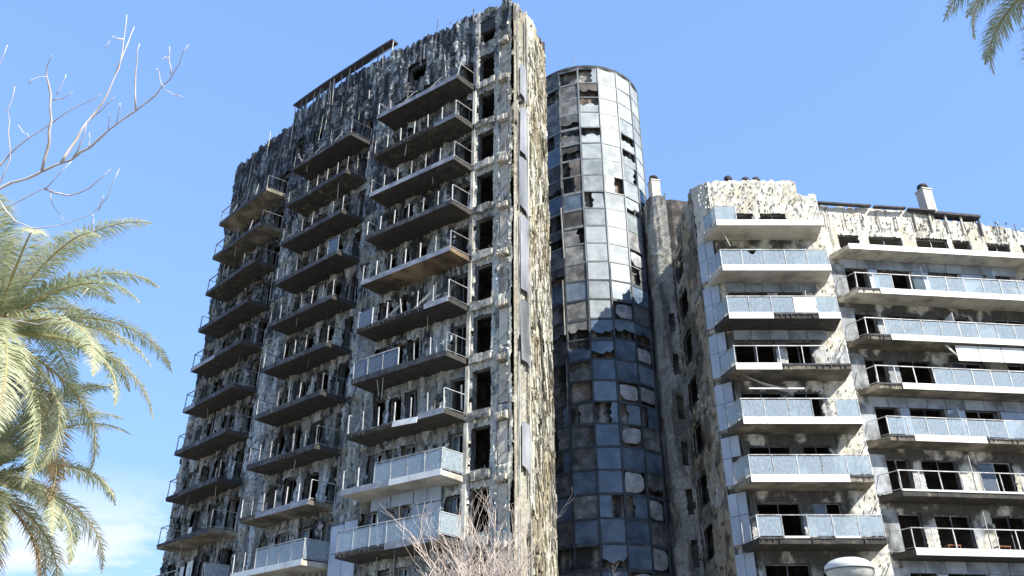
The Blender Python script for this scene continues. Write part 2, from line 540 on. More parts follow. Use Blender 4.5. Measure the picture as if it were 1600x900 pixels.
def balcony(parent, path, sa, sb, ztop, depth, bays, posts, panes, fascia, slabm, th=0.24, rails='', fh=0.36, edge_m=None,
            railm=None, glassm=None, skew=(0, 0), left=True, right=True, seed=0, H=1.05, name='balcony', sag=False):
    """sa..sb on the wall path; local x to the right, -y outwards, z=0 at the slab's upper face"""
    r = random.Random(seed * 131 + 5)
    railm = railm or M_RAIL; glassm = glassm or M_GLASS
    sm = (sa + sb) / 2
    A = path.xy(sa); B = path.xy(sb); mid = (A + B) / 2
    w = float(np.linalg.norm(B - A)); ang = math.atan2(B[1] - A[1], B[0] - A[0])
    x0, x1 = -w / 2 + skew[0], w / 2 + skew[1]      # ends at the front
    # slab: grid soffit with slight unevenness
    n = 14
    b = MB()
    V = []
    for i in range(n + 1):
        t = i / n
        for j, (yy, zz) in enumerate(((0.12, 0), (-depth, 0), (-depth, -th), (0.12, -th - 0.04))):
            xa = (-w / 2 if j in (0, 3) else x0); xb = (w / 2 if j in (0, 3) else x1)
            e = 0.018 if 0 < i < n else 0
            V.append((xa + (xb - xa) * t, yy + (r.uniform(-e, e) if j in (1, 2) else 0), zz + (r.uniform(-e, e) if j in (2,) else 0)))
    b.v = V
    for i in range(n):
        p = i * 4; q = p + 4
        b.f += [(p, p + 1, q + 1, q), (p + 1, p + 2, q + 2, q + 1), (p + 2, p + 3, q + 3, q + 2), (p + 3, p, q, q + 3)]
    b.f += [(0, 3, 2, 1), (n * 4, n * 4 + 1, n * 4 + 2, n * 4 + 3)]
    o = link(name, b.mesh(name, slabm), parent, (mid[0], mid[1], ztop), ang)
    if sag:
        o.rotation_euler = (r.uniform(-.008, .016), r.uniform(-.009, .009), ang)
    fw = x1 - x0
    # edge trim: ribbed char where the fascia is gone
    ns = len(fascia)
    sw = fw / ns
    for i, c in enumerate(fascia):
        xm = x0 + sw * (i + .5)
        if c in '0':
            m = edge_m or M_EDGE
            bb = MB()
            bb.box(-sw / 2, sw / 2, -0.035, -0.003, -0.07, 0.02)
            for k in range(max(2, int(sw / 0.28))):
                xx = -sw / 2 + 0.1 + k * 0.28 + r.uniform(-.05, .05)
                if r.random() < .75 and xx < sw / 2 - .05:
                    bb.box(xx, xx + 0.035, -0.05, -0.003, -r.uniform(.1, th + .02), -0.0715)
            link('edge_trim', bb.mesh('edge_trim', m), o, (xm, -depth - 0.02, 0))
            continue
        m = {'1': M_FWHITE, 'g': M_FGREY, 'd': M_EDGE, 't': M_FWHITE, 'G': M_FGREY, 'p': M_FWHITE}[c]
        me = box_mesh('fascia_panel', sw - 0.015, 0.03, fh if c != 'p' else 0.1, m)
        f = link('fascia_panel', me, o, (xm, -depth - 0.022, -fh + 0.06 if c != 'p' else -0.04))
        if c in 'tG':
            f.rotation_euler = (r.uniform(-.1, -.25), r.choice((-1, 1)) * r.uniform(.05, .09), 0)
            f.location.z -= 0.1; f.location.y -= 0.06
        elif c in 'gd':
            f.rotation_euler = (r.uniform(-.04, .04), r.uniform(-.008, .008), 0)
    # posts
    bw = fw / bays
    py = -depth + 0.06
    pm = box_mesh('post', 0.045, 0.05, H, railm)
    for i in range(bays + 1):
        c = posts[i % len(posts)]
        if c == '0':
            continue
        x = x0 + bw * i + (0.04 if i == 0 else -0.04 if i == bays else 0)
        p = link('post', pm, o, (x, py, 0))
        if c == 'l':
            p.rotation_euler = (r.uniform(-.25, .25), r.uniform(-.5, .5), 0)
        elif c == '1':
            p.rotation_euler = (r.uniform(-.02, .02), r.uniform(-.02, .02), 0)
    # panes and top rail
    for i in range(bays):
        c = panes[i % len(panes)] if panes else '0'
        xm = x0 + bw * (i + .5)
        pw = bw - 0.07
        if c == '1' or c == 'w':
            me = box_mesh('glass_pane', pw, 0.014, H - 0.13, glassm if c == '1' else M_FWHITE)
            g = link('glass_pane', me, o, (xm, py - 0.018, 0.08))
        elif c == 'b':
            me = MB().sheet(jag(pw, H - 0.13, r, 0.55), -0.007, 0.014).mesh('glass_pane', glassm)
            link('glass_pane', me, o, (xm, py - 0.025, 0.08))
        elif c == 'n':     # pane with a bite out of the top
            h = H - .13
            me = MB().sheet([(-pw / 2, 0), (pw / 2, 0), (pw / 2, h), (pw * .22, h), (pw * .02, h * .72), (-pw * .1, h * .8), (-pw * .25, h), (-pw / 2, h)], -0.007, 0.014).mesh('glass_pane', glassm)
            link('glass_pane', me, o, (xm, py - 0.025, 0.08))
        rc = rails[i % len(rails)] if rails else '0'
        if rc == '1':
            link('handrail', box_mesh('handrail', bw, 0.06, 0.045, railm), o, (xm, py + .005, H + 0.002))
        elif rc == 'l':
            h_ = link('handrail', box_mesh('handrail', bw * 1.1, 0.05, 0.04, railm), o, (xm, py + .005, H * .62))
            h_.rotation_euler = (0, r.choice((-1, 1)) * r.uniform(.35, .7), 0)
    # ends
    for side, xx, xw, on in ((-1, x0 + .04, -w / 2 + .04, left), (1, x1 - .04, w / 2 - .04, right)):
        if not on:
            continue
        link('end_rail', MB().tube([(xx, py, H + .02), (xw, -0.04, H + .02)], 0.024, 5).mesh('end_rail', railm), o)
        link('end_rail', MB().tube([(xx, py, 0.1), (xw, -0.04, 0.1)], 0.016, 5).mesh('end_rail', railm), o)
        link('post', pm, o, (xw, -0.12, 0))
        if on == 2:
            q = MB()
            q.v = [(xx, py + .05, .14), (xw, -.16, .14), (xw, -.16, H - .02), (xx, py + .05, H - .02),
                   (xx + .012, py + .05, .14), (xw + .012, -.16, .14), (xw + .012, -.16, H - .02), (xx + .012, py + .05, H - .02)]
            q.f = [(0, 1, 2, 3), (7, 6, 5, 4), (0, 4, 5, 1), (1, 5, 6, 2), (2, 6, 7, 3), (3, 7, 4, 0)]
            link('glass_pane', q.mesh('glass_pane', glassm), o)
    return o


def divider(bal, x, y0, y1, h, mat, z0=0.02):
    b = MB()
    b.v = [(x, y0, z0), (x, y1, z0), (x, y1, z0 + h * .92), (x, y0, z0 + h), (x + .02, y0, z0), (x + .02, y1, z0), (x + .02, y1, z0 + h * .92), (x + .02, y0, z0 + h)]
    b.f = [(0, 1, 2, 3), (7, 6, 5, 4), (0, 4, 5, 1), (1, 5, 6, 2), (2, 6, 7, 3), (3, 7, 4, 0)]
    return link('divider_screen', b.mesh('divider_screen', mat), bal)


def fragments(name, parent, path, s0, s1, z0, z1, n, fn, size=(0.08, 0.4), dmax=0.16, avoid=(), tone=(.45, 1.5), wide=None):
    """ragged scraps of burnt cladding clinging to a wall, too many to count"""
    s = RG.uniform(s0, s1, n); z = RG.uniform(z0, z1, n)
    ok = np.ones(n, bool)
    for (a, b, c, d) in avoid:
        ok &= ~((s > a) & (s < b) & (z > c) & (z < d))
    s = s[ok]; z = z[ok]; n = len(s)
    D, C = fn(s[None], z[None]); D = D[0]; C = C[0]
    w = RG.uniform(*(wide or (size[0] * .5, size[0] * 1.6)), n); h = RG.uniform(size[0], size[1], n) * RG.uniform(.4, 1.3, n)
    xy = path.xy(s); ou = path.out(s, .3); tg = np.stack([-ou[:, 1], ou[:, 0]], -1)
    P = []
    lean = RG.uniform(0.0, 1, n) ** 2 * dmax; twist = RG.uniform(-.1, .1, n)
    for (a, bz, dd) in ((-.5, -.5, 1.0), (.5, -.42, .6), (.42, .5, 0.1), (-.5, .38, 0.0)):
        a_ = a * w * RG.uniform(.6, 1.2, n); z_ = bz * h * RG.uniform(.7, 1.2, n)
        d_ = D + 0.02 + lean * dd + RG.uniform(-.02, .05, n) + twist * a
        P.append(np.stack([xy[:, 0] + tg[:, 0] * a_ + ou[:, 0] * d_, xy[:, 1] + tg[:, 1] * a_ + ou[:, 1] * d_, z + z_], -1))
    V = np.stack(P, 1).reshape(-1, 3)
    F = np.arange(n * 4).reshape(n, 4)
    tone = RG.uniform(*tone, n)[:, None]
    CC = np.repeat(np.clip(C * tone, .01, .7), 4, axis=0)
    o = link(name, mesh_np(name, V, F, M_WALL, CC), parent)
    o['kind'] = 'stuff'
    return o


# ------------------------------------------------------------------ ground
def structure(o):
    o['kind'] = 'structure'
    return o


M_GROUND = mat_mix('dry_ground', [(0.35, (0.16, 0.14, 0.1)), (0.65, (0.26, 0.23, 0.17))], 0.4, (1, 1, 1), 0.95, 0.3)
M_PAVE = mat_mix('paving', [(0.35, (0.27, 0.26, 0.24)), (0.65, (0.36, 0.34, 0.31))], 3.0, (1, 1, 1), 0.9, 0.2)
M_ASPH = mat_mix('asphalt', [(0.3, (0.04, 0.04, 0.042)), (0.7, (0.065, 0.064, 0.062))], 12.0, (1, 1, 1), 0.9, 0.3)
M_LINE = mat_mix('road_paint', [(0.3, (0.6, 0.6, 0.58)), (0.7, (0.8, 0.8, 0.78))], 8.0, (1, 1, 1), 0.8, 0.1)
structure(link('ground', MB().box(-2500, 2500, -2500, 2500, -0.5, 0).mesh('ground', M_GROUND)))
structure(link('pavement', MB().box(-70, 70, -3, 3.0, -0.1, 0.13).mesh('pavement', M_PAVE)))
structure(link('road', MB().box(-200, 200, 3.05, 11.8, -0.1, 0.012).mesh('road', M_ASPH)))
pv = structure(link('forecourt', MB().box(-70, 70, 11.85, 34.0, -0.1, 0.131).mesh('forecourt', M_PAVE)))
mk = box_mesh('road_marking', 2.0, 0.12, 0.004, M_LINE)
rd = bpy.data.objects['road']
for i in range(-20, 21):
    link('road_marking', mk, rd, (i * 5.0, 7.4, 0.0145))

# ------------------------------------------------------------------ the burnt tower
tower = thing('burned_tower', 'tall charred apartment tower with curved front, three rows of scorched balconies and peeling cladding', 'building', (-8, 46, 0))


def T(k):
    return 37.2 - 3.0 * k


ds = 0.1
u_ = np.arange(0, 31.0 + ds, ds)
ph = np.radians(33 + 15 * u_ / 30.2)
tx = 0.1 - np.concatenate([[0], np.cumsum(np.cos(ph[:-1]))]) * ds
ty = 38.3 + np.concatenate([[0], np.cumsum(np.sin(ph[:-1]))]) * ds
tx -= -8; ty -= 46            # local to the tower's base
TW = Path(np.stack([tx, ty], -1)[::-1], s0=-float(u_[-1]))
TEND = -30.3

tower_open = []      # (s0,s1,z0,z1,kind)
COLS = {3: (2.7, 9.3), 2: (11.5, 17.8), 1: (20.7, 27.6)}
for k in range(-1, 13):
    f = T(k)
    tower_open.append((-2.5, -1.35, f + (0.25 if k >= 0 else .35), f + 2.35, rnd.choice((0, 0, 1)), 'col'))
    if k == -1:
        tower_open.append((-8.4, -6.9, f + 0.3, f + 1.7, 0, 'w'))
        tower_open.append((-18.2, -17.3, f + 0.0, f + 1.9, 0, 'w'))
        tower_open.append((-20.6, -19.7, f - .3, f + 1.6, 0, 'w'))
        tower_open.append((-28.9, -28.1, f + .2, f + 1.9, 0, 'w'))
        continue
    j = lambda: rnd.uniform(-.08, .08)
    for (a, b) in ((2.85, 3.85), (6.0, 6.85), (7.15, 7.95), (8.35, 9.35)):
        if k >= 0 and not (k in (0, 1) and a == 5.9 and rnd.random() < .5):
            tower_open.append((-b + j(), -a + j(), f + 0.05, f + 2.2 + j(), rnd.choice((0, 0, 1, 2)) if k < 8 else 3, 'w'))
    for (a, b) in ((11.6, 12.35), (13.2, 14.5), (15.2, 16.3), (17.0, 17.95)):
        tower_open.append((-b + j(), -a + j(), f + 0.05, f + 2.2 + j(), rnd.choice((0, 0, 1, 2)) if k < 9 else 3, 'w'))
    for (a, b) in ((20.8, 22.1), (23.4, 24.6), (25.6, 26.7), (28.0, 29.0)):
        tower_open.append((-b + j(), -a + j(), f + 0.05, f + 2.15 + j(), rnd.choice((0, 0, 1)), 'w'))

CH = np.array((.027, .03, .035)); ASH = np.array((.12, .125, .13)); OCH = np.array((.34, .29, .19)); PLA = np.array((.42, .425, .40))
PGR = np.array((.3, .335, .34)); BLU = np.array((.46, .5, .56))


def tower_fn(S, Z):
    U = -S
    streak = fbm(U * 2.4, Z * 0.5, 1, 4)
    blotch = fbm(U * 0.9, Z * 0.8, 2, 5)
    fine = fbm(U * 3.4, Z * 2.8, 3, 5)
    # how badly burnt: worst at the top and the far left, least near the lit corner and the base
    up = ss(12, 34, Z); lf = ss(6, 20, U)
    burn = 0.15 + 0.36 * up + 0.20 * lf - 0.36 * (1 - ss(2.4, 3.4, U)) * (1 - 0.55 * ss(36, 42, Z))
    burn = burn + 0.1 * ss(38, 41, Z)
    for (a, b) in ((9.4, 11.4), (17.9, 20.5)):                    # piers between the balcony stacks
        m = ss(a - .1, a + .1, U) * (1 - ss(b - .1, b + .1, U))
        burn = burn - m * (0.24 - 0.16 * up)
    kk = (37.2 - Z) / 3.0
    fr = kk - np.floor(kk)                                        # 0 just under a floor line, 1 just above the next floor
    under = (1 - ss(0.05, 0.24, fr)) * ss(2.6, 3.0, U) * (1 - ss(38.0, 40.0, Z))
    C = np.ones(S.shape + (3,)) * ASH
    C = mixc(C, PLA, ss(.44, .6, blotch))
    C = mixc(C, OCH * .85, ss(.54, .62, fbm(U * 1.4 + 5, Z * .9, 7, 4)) * .45)
    C = mixc(C, PGR, ss(.5, .56, fine) * .75)
    ci = np.floor((U + .35 * vn(U * 0, Z / 3.0, 5)) / 1.05); ck = np.floor(kk)
    h1 = _hash(ci, ck, 301); h2 = _hash(ci, ck, 302)
    flat = np.clip(ss(2.7, 2.8, U) * (1 - ss(37, 38.5, Z)), 0, 1)
    tint = np.where((h1 < .3)[..., None], np.array((.31, .305, .27)), np.where((h1 < .6)[..., None], np.array((.40, .42, .42)), np.where((h1 < .8)[..., None], np.array((.19, .185, .165)), np.array((.45, .44, .39)))))
    C = C * (1 - .72 * flat[..., None]) + tint * (.72 * flat)[..., None]
    fine = np.where(flat > .5, .5 + (fine - .5) * .75, fine)
    burn = burn + (h2 - .5) * .42 * flat
    soot = burn + (streak - .5) * 1.15 + (blotch - .5) * 1.0 + (fine - .5) * .9
    C = mixc(C, CH, ss(.40, .56, soot) * .93)
    C = mixc(C, OCH, under * ss(.44, .56, fbm(U * 3.4, Z * .9, 8, 3)) * .85)
    # pale patches left where sheets came away late
    C = mixc(C, PLA * 1.05, ss(.63, .69, fbm(U * 2.6, Z * 1.3, 12, 4)) * (1 - .5 * up) * (.5 + .5 * (1 - lf)))
    # long light streaks down the charred top storeys
    C = mixc(C, np.array((.24, .25, .25)), ss(.60, .66, fbm(U * 5.5, Z * .45, 13, 4)) * .8)
    # clean pale sheets low down on the piers
    base = (1 - ss(10.8, 11.8, Z + (blotch - .5) * 4)) * (ss(9.3, 9.5, U) * (1 - ss(11.5, 11.7, U)))
    C = mixc(C, BLU, base)
    # layers: remains of the outer skin stand proud of the wall
    lay = ss(.49, .53, fbm(U * 1.5, Z * .7, 21, 4)) * .10
    lay2 = ss(.55, .58, fbm(U * 2.6, Z * .5, 22, 4)) * .08
    bat = ((np.mod(U, .62) < .07) & (vn(U / .62, Z * .35, 31) > .45)) * .08
    D = lay + lay2 + bat + (fine - .5) * .09
    C = C * (0.72 + 0.5 * (lay2 > .04))[..., None]
    # corner bay: recessed niches between ledges
    nic = ss(.28, .33, U) * (1 - ss(.86, .92, U))
    nz = ss(.16, .2, fr) * (1 - ss(.9, .95, fr))
    D = D - nic * nz * .22
    nm = nic * nz * (1 - ss(39, 42, Z))
    C = mixc(C, np.array((.47, .42, .33)), nm * (.45 + .5 * ss(.4, .55, blotch)))
    led = nic * (1 - nz)
    D = D + led * .12
    # ledges under the windows of the corner bay
    wb = ss(1.2, 1.3, U) * (1 - ss(2.55, 2.62, U))
    D = D + wb * .05 * (ss(.72, .76, fr))
    D = D * (1 - .7 * (1 - ss(2.7, 2.8, U)) * ss(.95, 1.05, U))
    pier = ss(2.5, 2.55, U) * (1 - ss(2.75, 2.82, U))
    D = D + pier * .1
    C = mixc(C, np.array((.5, .48, .44)), pier * ss(.38, .55, fine) * (1 - .6 * ss(36, 42, Z)))
    cr_ = (1 - ss(2.6, 2.7, U)) * (1 - .6 * ss(37, 42, Z))
    C = mixc(C, np.array((.46, .43, .35)), cr_ * ss(.36, .5, fbm(U * 2.2, Z * 1.8, 45, 5)) * .8)
    fl = 1 - ss(.2, .26, U)
    D = D + fl * (.12 + .1 * (fbm(U * 0 + 1, Z * 2.2, 41, 3) - .4))
    C = mixc(C, np.array((.5, .46, .36)), fl * .8 * ss(.3, .5, fine))
    C = C * np.array((1.1, 1.15, 1.2))
    return D, np.clip(C, .015, .7)


def tower_top(s):
    u = -s
    base = np.where(u < 20.8, np.interp(u, [0, 5, 10, 14, 20.8], [43.2, 43.6, 44.3, 44.7, 44.7]), np.interp(u, [20.8, 25, 30.3], [44.1, 44.4, 44.7]))
    return base + (fbm(u * 3.5, u * 0 + 3, 51, 4) - .5) * .75


STEP = 0.075
facade = wall('front_wall', tower, TW, TEND, 0.0, 0.0, 45.3, STEP, tower_fn, [t[:4] for t in tower_open], tower_top)
for (a, b, c, d, kd, tp) in tower_open:
    window(tower, TW, a, b, c, d, kd)

# side face with hanging strips of insulation and sheet
c33 = R(57)
p0 = np.array((0.1 + 8, 38.3 - 46)); dr = np.array((math.cos(c33), math.sin(c33)))
TS = Path([p0 - dr * .02, p0 + dr * 4.3], s0=-.02)


def side_fn(S, Z):
    st = fbm(S * 7.0, Z * .16, 61, 4)
    fine = fbm(S * 4, Z * 1.2, 62, 4)
    cr = fbm(S * 1.5, Z * .5, 63, 4)
    C = np.ones(S.shape + (3,)) * np.array((.46, .43, .33))
    C = mixc(C, (.56, .54, .46), ss(.45, .6, fine))
    C = mixc(C, (.3, .25, .15), ss(.52, .66, cr) * .7)
    C = mixc(C, (.12, .11, .09), ss(.6, .7, st) * .7)
    C = mixc(C, (.16, .15, .13), ss(.6, .7, fbm(S * 2, Z * .3, 64, 4)) * .5)
    D = (st - .5) * .2 + (fine - .5) * .06 + .04
    smooth = 1 - ss(1.2, 1.5, S)
    D = D * (1 - smooth * .75) - smooth * .1
    C = mixc(C, (.2, .19, .17), smooth * .5)
    ridge = ((np.mod(S, .24) < .09) & (S < 1.4)) * .1
    D = D + ridge
    holes = ss(.69, .71, fbm(S * 2.4, Z * .9, 66, 3))
    D = D - holes * .3
    C = mixc(C, (.03, .028, .025), holes)
    return D, np.clip(C, .015, .7)


def side_top(s):
    return 43.2 - 0.05 * s + (fbm(s * 4, s * 0, 71, 3) - .5) * .9 - 1.6 * ss(2.0, 3.6, s)


wall('side_wall', tower, TS, 0.0, 3.6, 0.0, 43.8, 0.07, side_fn, (), side_top)
fragments('hanging_insulation', tower, TS, 1.3, 3.6, 4, 41.6, 3200, side_fn, (0.1, 1.5), 0.1, (), (.75, 1.3), (.02, .07))
# large bare sheets still hanging on the side face
for (sa, sb, za, zb, ti) in ((.36, 1.2, 31.4, 34.9, .02), (.34, 1.25, 27.6, 31.2, -.015), (.38, 1.3, 22.6, 27.4, .01), (.42, 1.3, 18.6, 22.2, -.02),
                             (.4, 1.1, 35.6, 38.2, .02), (.4, 1.1, 13.2, 15.6, .02)):
    w = sb - sa; h = zb - za
    pl = [(-w / 2, .25 * rnd.random()), (w * .1, .12), (w / 2, -.35 * rnd.random()), (w / 2, h * .5), (w / 2 - .03, h - .2 * rnd.random()), (-w * .1, h), (-w / 2, h - .35 * rnd.random())]
    o = link('cladding_sheet', MB().sheet(pl, -.02, .02).mesh('cladding_sheet', M_SHEET), tower, TS.at((sa + sb) / 2, za, .17), float(TS.ang(.8)))
    o.rotation_euler = (rnd.uniform(-.02, .02), ti, float(TS.ang(.8)))
# corner rails running the whole height
for i, (s_, d_, w_) in enumerate(((.10, .13, .05), (.28, .12, .035), (1.14, .16, .04), (1.26, .14, .06))):
    for j in range(5):
        z0 = 4 + j * 7.8 + rnd.uniform(0, .4); h = rnd.uniform(6.2, 7.6)
        o = link('corner_rail', box_mesh('corner_rail', w_, .05, 7.0, M_STRIP), tower, TS.at(s_ + rnd.uniform(-.02, .02), z0, d_), float(TS.ang(.8)))
        o.rotation_euler = (rnd.uniform(-.006, .006), rnd.uniform(-.006, .006), float(TS.ang(.8)))

# rest of the shell: floors, back walls, roof
inner = [tuple(TW.xy(q) - TW.out(q) * .42) for q in np.linspace(TEND + .3, -.55, 16)]
back = [tuple(TW.xy(q) - TW.out(q) * 5.2) for q in np.linspace(-2.2, TEND + .3, 16)]
pe = TS.at(3.9, 0, -.35)[:2]
poly = inner + [pe] + back
for k in range(-2, 13):
    link('floor_slab', MB().prism(poly, T(k) - .26, T(k) - .02).mesh('floor_slab', M_DARK), tower)
bk = [tuple(TW.xy(q) - TW.out(q) * 5.0) for q in np.linspace(TEND + .2, -2.4, 16)]
bk2 = [tuple(TW.xy(q) - TW.out(q) * 5.3) for q in np.linspace(-2.4, TEND + .2, 16)]
link('inner_wall', MB().prism(bk + [TS.at(3.9, 0, -.4)[:2], TS.at(4.1, 0, -.2)[:2]] + bk2, 0, 43.0).mesh('inner_wall', M_DARK), tower)
for q in (-3.9, -10.4, -19.2, -24.9, TEND + .15):
    a = TW.xy(q) - TW.out(q) * .4; b = TW.xy(q) - TW.out(q) * 5.1; t_ = np.array((-TW.out(q)[1], TW.out(q)[0])) * .1
    link('partition_wall', MB().prism([tuple(a - t_), tuple(a + t_), tuple(b + t_), tuple(b - t_)], 0, 42.6).mesh('partition_wall', M_DARK), tower)
# parapet back face so the roofline has thickness
pin = [tuple(TW.xy(q) - TW.out(q) * .05) for q in np.linspace(TEND, 0, 16)]
pout = [tuple(TW.xy(q) - TW.out(q) * .3) for q in np.linspace(-.02, TEND, 16)]
link('parapet', MB().prism(pin + pout, 41.6, 42.75).mesh('parapet', M_CHAR), tower)
# far end wall
eo = TW.xy(TEND) ; en = -TW.out(TEND)
TE = Path([eo + en * 9.0, eo + en * .02])
wall('end_wall', tower, TE, 0.0, 9.0, 0.0, 44.4, 0.2, lambda S, Z: tower_fn(-22 - S, Z))

# burnt steel frame of the roof canopy
def tat(u, z, d=0.0):
    return TW.at(-u, z, d)


b = MB()
us = np.linspace(10.2, 21.6, 14)
fr_ = [tat(u, np.interp(u, [10.2, 14, 21.6], [45.35, 45.45, 45.85]), .25) for u in us]
bk_ = [tat(u, np.interp(u, [10.2, 14, 21.6], [45.4, 45.5, 45.9]), -.35) for u in us]
for i in range(13):
    v0 = len(b.v)
    t_ = .16
    for (x, y, z) in (fr_[i], fr_[i + 1], bk_[i + 1], bk_[i]):
        b.v.append((x, y, z))
    for (x, y, z) in (fr_[i], fr_[i + 1], bk_[i + 1], bk_[i]):
        b.v.append((x, y, z + t_))
    b.f += [tuple(v0 + q for q in f) for f in ((3, 2, 1, 0), (4, 5, 6, 7), (0, 1, 5, 4), (2, 3, 7, 6))]
b.f += [(0, 4, 7, 3), (v0 + 1, v0 + 2, v0 + 6, v0 + 5)]
rf = link('roof_canopy', b.mesh('roof_canopy', M_CHAR), tower)
for i, u in enumerate(np.linspace(10.3, 21.3, 16)):
    p = tat(u, 43.4, .12); z1 = float(np.interp(u, [10.2, 14, 21.6], [45.35, 45.45, 45.85]))
    q = tat(u + rnd.uniform(-.25, .25), z1, .12)
    if i in (3, 8):
        continue
    link('canopy_post', MB().tube([p, q], .035, 5).mesh('canopy_post', M_RAILD if i % 3 else M_RAIL), rf)
for zz_, a_, b_ in ((44.85, 10.3, 12.4),):
    link('canopy_rail', MB().tube([tat(u, zz_, .12) for u in np.linspace(a_, b_, 6)], .025, 5).mesh('canopy_rail', M_RAIL), rf)
for (a_, b_, z0_, z1_) in ((13.9, 15.2, 44.2, 45.4), (16.4, 17.4, 44.3, 45.5), (18.2, 19.0, 44.2, 45.6), (19.9, 21.5, 44.0, 45.8)):
    n_ = 7
    pts = [(q, z0_) for q in np.linspace(a_, b_, 2)] + [(b_ - (b_ - a_) * i / n_, z0_ + (z1_ - z0_) * rnd.uniform(.35, 1.0)) for i in range(n_ + 1)]
    m_ = MB()
    m_.v = [tat(q, z, .08) for q, z in pts] + [tat(q, z, .04) for q, z in pts]
    n2 = len(pts)
    m_.f = [tuple(range(n2))[::-1], tuple(range(n2, 2 * n2))] + [(i, (i + 1) % n2, n2 + (i + 1) % n2, n2 + i) for i in range(n2)]
    link('torn_sheet', m_.mesh('torn_sheet', M_EDGE), rf)

# balconies
# fascia: 1 white, g grey, d charred, 0 gone, t hanging;  panes: 1 whole, b broken, 0 gone
D3 = [('gggg', '000000', '1l0000l1', '00l00', 0), ('000g', '000000', '11111111', '00000', 0), ('gggg', '000000', '1111111', '00000', 0),
      ('dddd', '000000', '1111111', '00000', 3), ('gggg', '000000', '1111111', '0000', 4), ('000g', '100000', '111l111', '00000', 0),
      ('dddd', '111000', '1111111', '111000', 0), ('00tg', '000000', '1111111', '000000', 0), ('gg11', '001111', '1111111', '001111', 2),
      ('00gg', '111111', '1111111', '111111', 0), ('1111', '111111', '1111111', '111111', 2)]
D2 = [('dddd', '000000', '1l00111', '0l0011', 0), ('dddd', '000000', '1011111', '00000', 0), ('dddd', '000000', '1111011', '00000', 0),
      ('dddd', '000001', '1110111', '000001', 0), ('dddd', '000000', '1101111', '00000', 0), ('dddd', '000000', '1111111', '00000', 0),
      ('dddd', '000000', '1011111', '00000', 0), ('dd0d', '000000', '1110111', '00000', 0), ('0ggg', '000000', '1111111', '00000', 1),
      ('1111', '001111', '1111111', '001111', 2), ('1111', '111111', '1111111', '111111', 2)]
D1 = [('dddd', '0000', '1l0l1', '1000', 1)] + [('dddd', '0000', '1' + ''.join(rnd.choice('01l') for _ in range(4)), rnd.choice(('1000', '0000', '1l00')), rnd.choice((0, 0, 1))) for _ in range(3)] + \
     [('ggdd', '0000', '10l01', '1000', 0), ('gddd', '0000', '11001', '1000', 0), ('dddd', '0000', '10011', '1000', 0), ('0ddd', '0000', '11l01', '1000', 0),
      ('00dd', '0000', '11001', '1000', 1), ('gggg', '1000', '11111', '1100', 1), ('1111', '1111', '11111', '1111', 2)]
M_SCOR = mat_mix('scorched_soffit', [(.42, (.035, .03, .025)), (.52, (.11, .08, .05)), (.62, (.3, .22, .13))], .35, (1, 1, 1), .9, .2)
M_SCOR2 = mat_mix('browned_soffit', [(.4, (.03, .028, .025)), (.52, (.06, .05, .038)), (.64, (.17, .13, .08))], .4, (1, 1, 1), .9, .2, rand=.1)
SM = (M_SLAB, M_SLABM, M_SLABW, M_SCOR2, M_SCOR)
for col, DD, bays, shift in ((3, D3, 6, 0.0), (2, D2, 6, 0.0), (1, D1, 4, 0.0)):
    a, b_ = COLS[col]
    for k, (fa, pn, po, ra, sm_) in enumerate(DD):
        low = k >= 8
        bal = balcony(tower, TW, -b_, -a, T(k), 1.62, bays, po, pn, fa, SM[sm_], rails=ra, railm=M_RAIL if (col == 3 or low) else M_RAILD,
                      glassm=M_GLASS if k >= 9 or (k == 8 and col == 3) else M_GLASSG, fh=0.3, skew=(-.12, -.18) if col == 3 else (-.1, -.25),
                      sag=True, left=1, right=2 if (k >= 9 or (col == 3 and k == 8)) else 1, seed=col * 20 + k)
        for q_ in range(rnd.choice((0, 1, 1, 2))):
            hs = link('hanging_strip', box_mesh('hanging_strip', rnd.choice((.025, .04)), .02, rnd.choice((.6, .9, 1.2)), M_STRIP), bal, (rnd.uniform(-2.6, 2.6), -rnd.uniform(.3, 1.55), 0))
            hs.rotation_euler = (rnd.uniform(-.1, .1), rnd.gauss(0, .08), 0)
            hs.location.z = -.24 - max(v.co.z for v in hs.data.vertices)
        if col == 3 and k == 9:
            divider(bal, -.9, -1.5, -.1, 1.9, M_GLASS)
        if col == 3 and k in (0, 5) or (col == 2 and k == 0):
            # twisted lengths of railing lying about
            for (xx, a1, l_) in ((-1.6, .6, 1.3), (.6, -.7, 1.2), (1.3, -.5, 1.0)):
                link('bent_rail', MB().tube([(xx, -1.5, .1), (xx + l_ * math.cos(a1), -1.3, .1 + l_ * abs(math.sin(a1)))], .025, 5).mesh('bent_rail', M_RAIL), bal)
                link('bent_rail', MB().tube([(xx + .2, -1.52, .1), (xx + .2 + l_ * math.cos(a1), -1.35, .05 + l_ * abs(math.sin(a1)))], .02, 5).mesh('bent_rail', M_RAIL), bal)
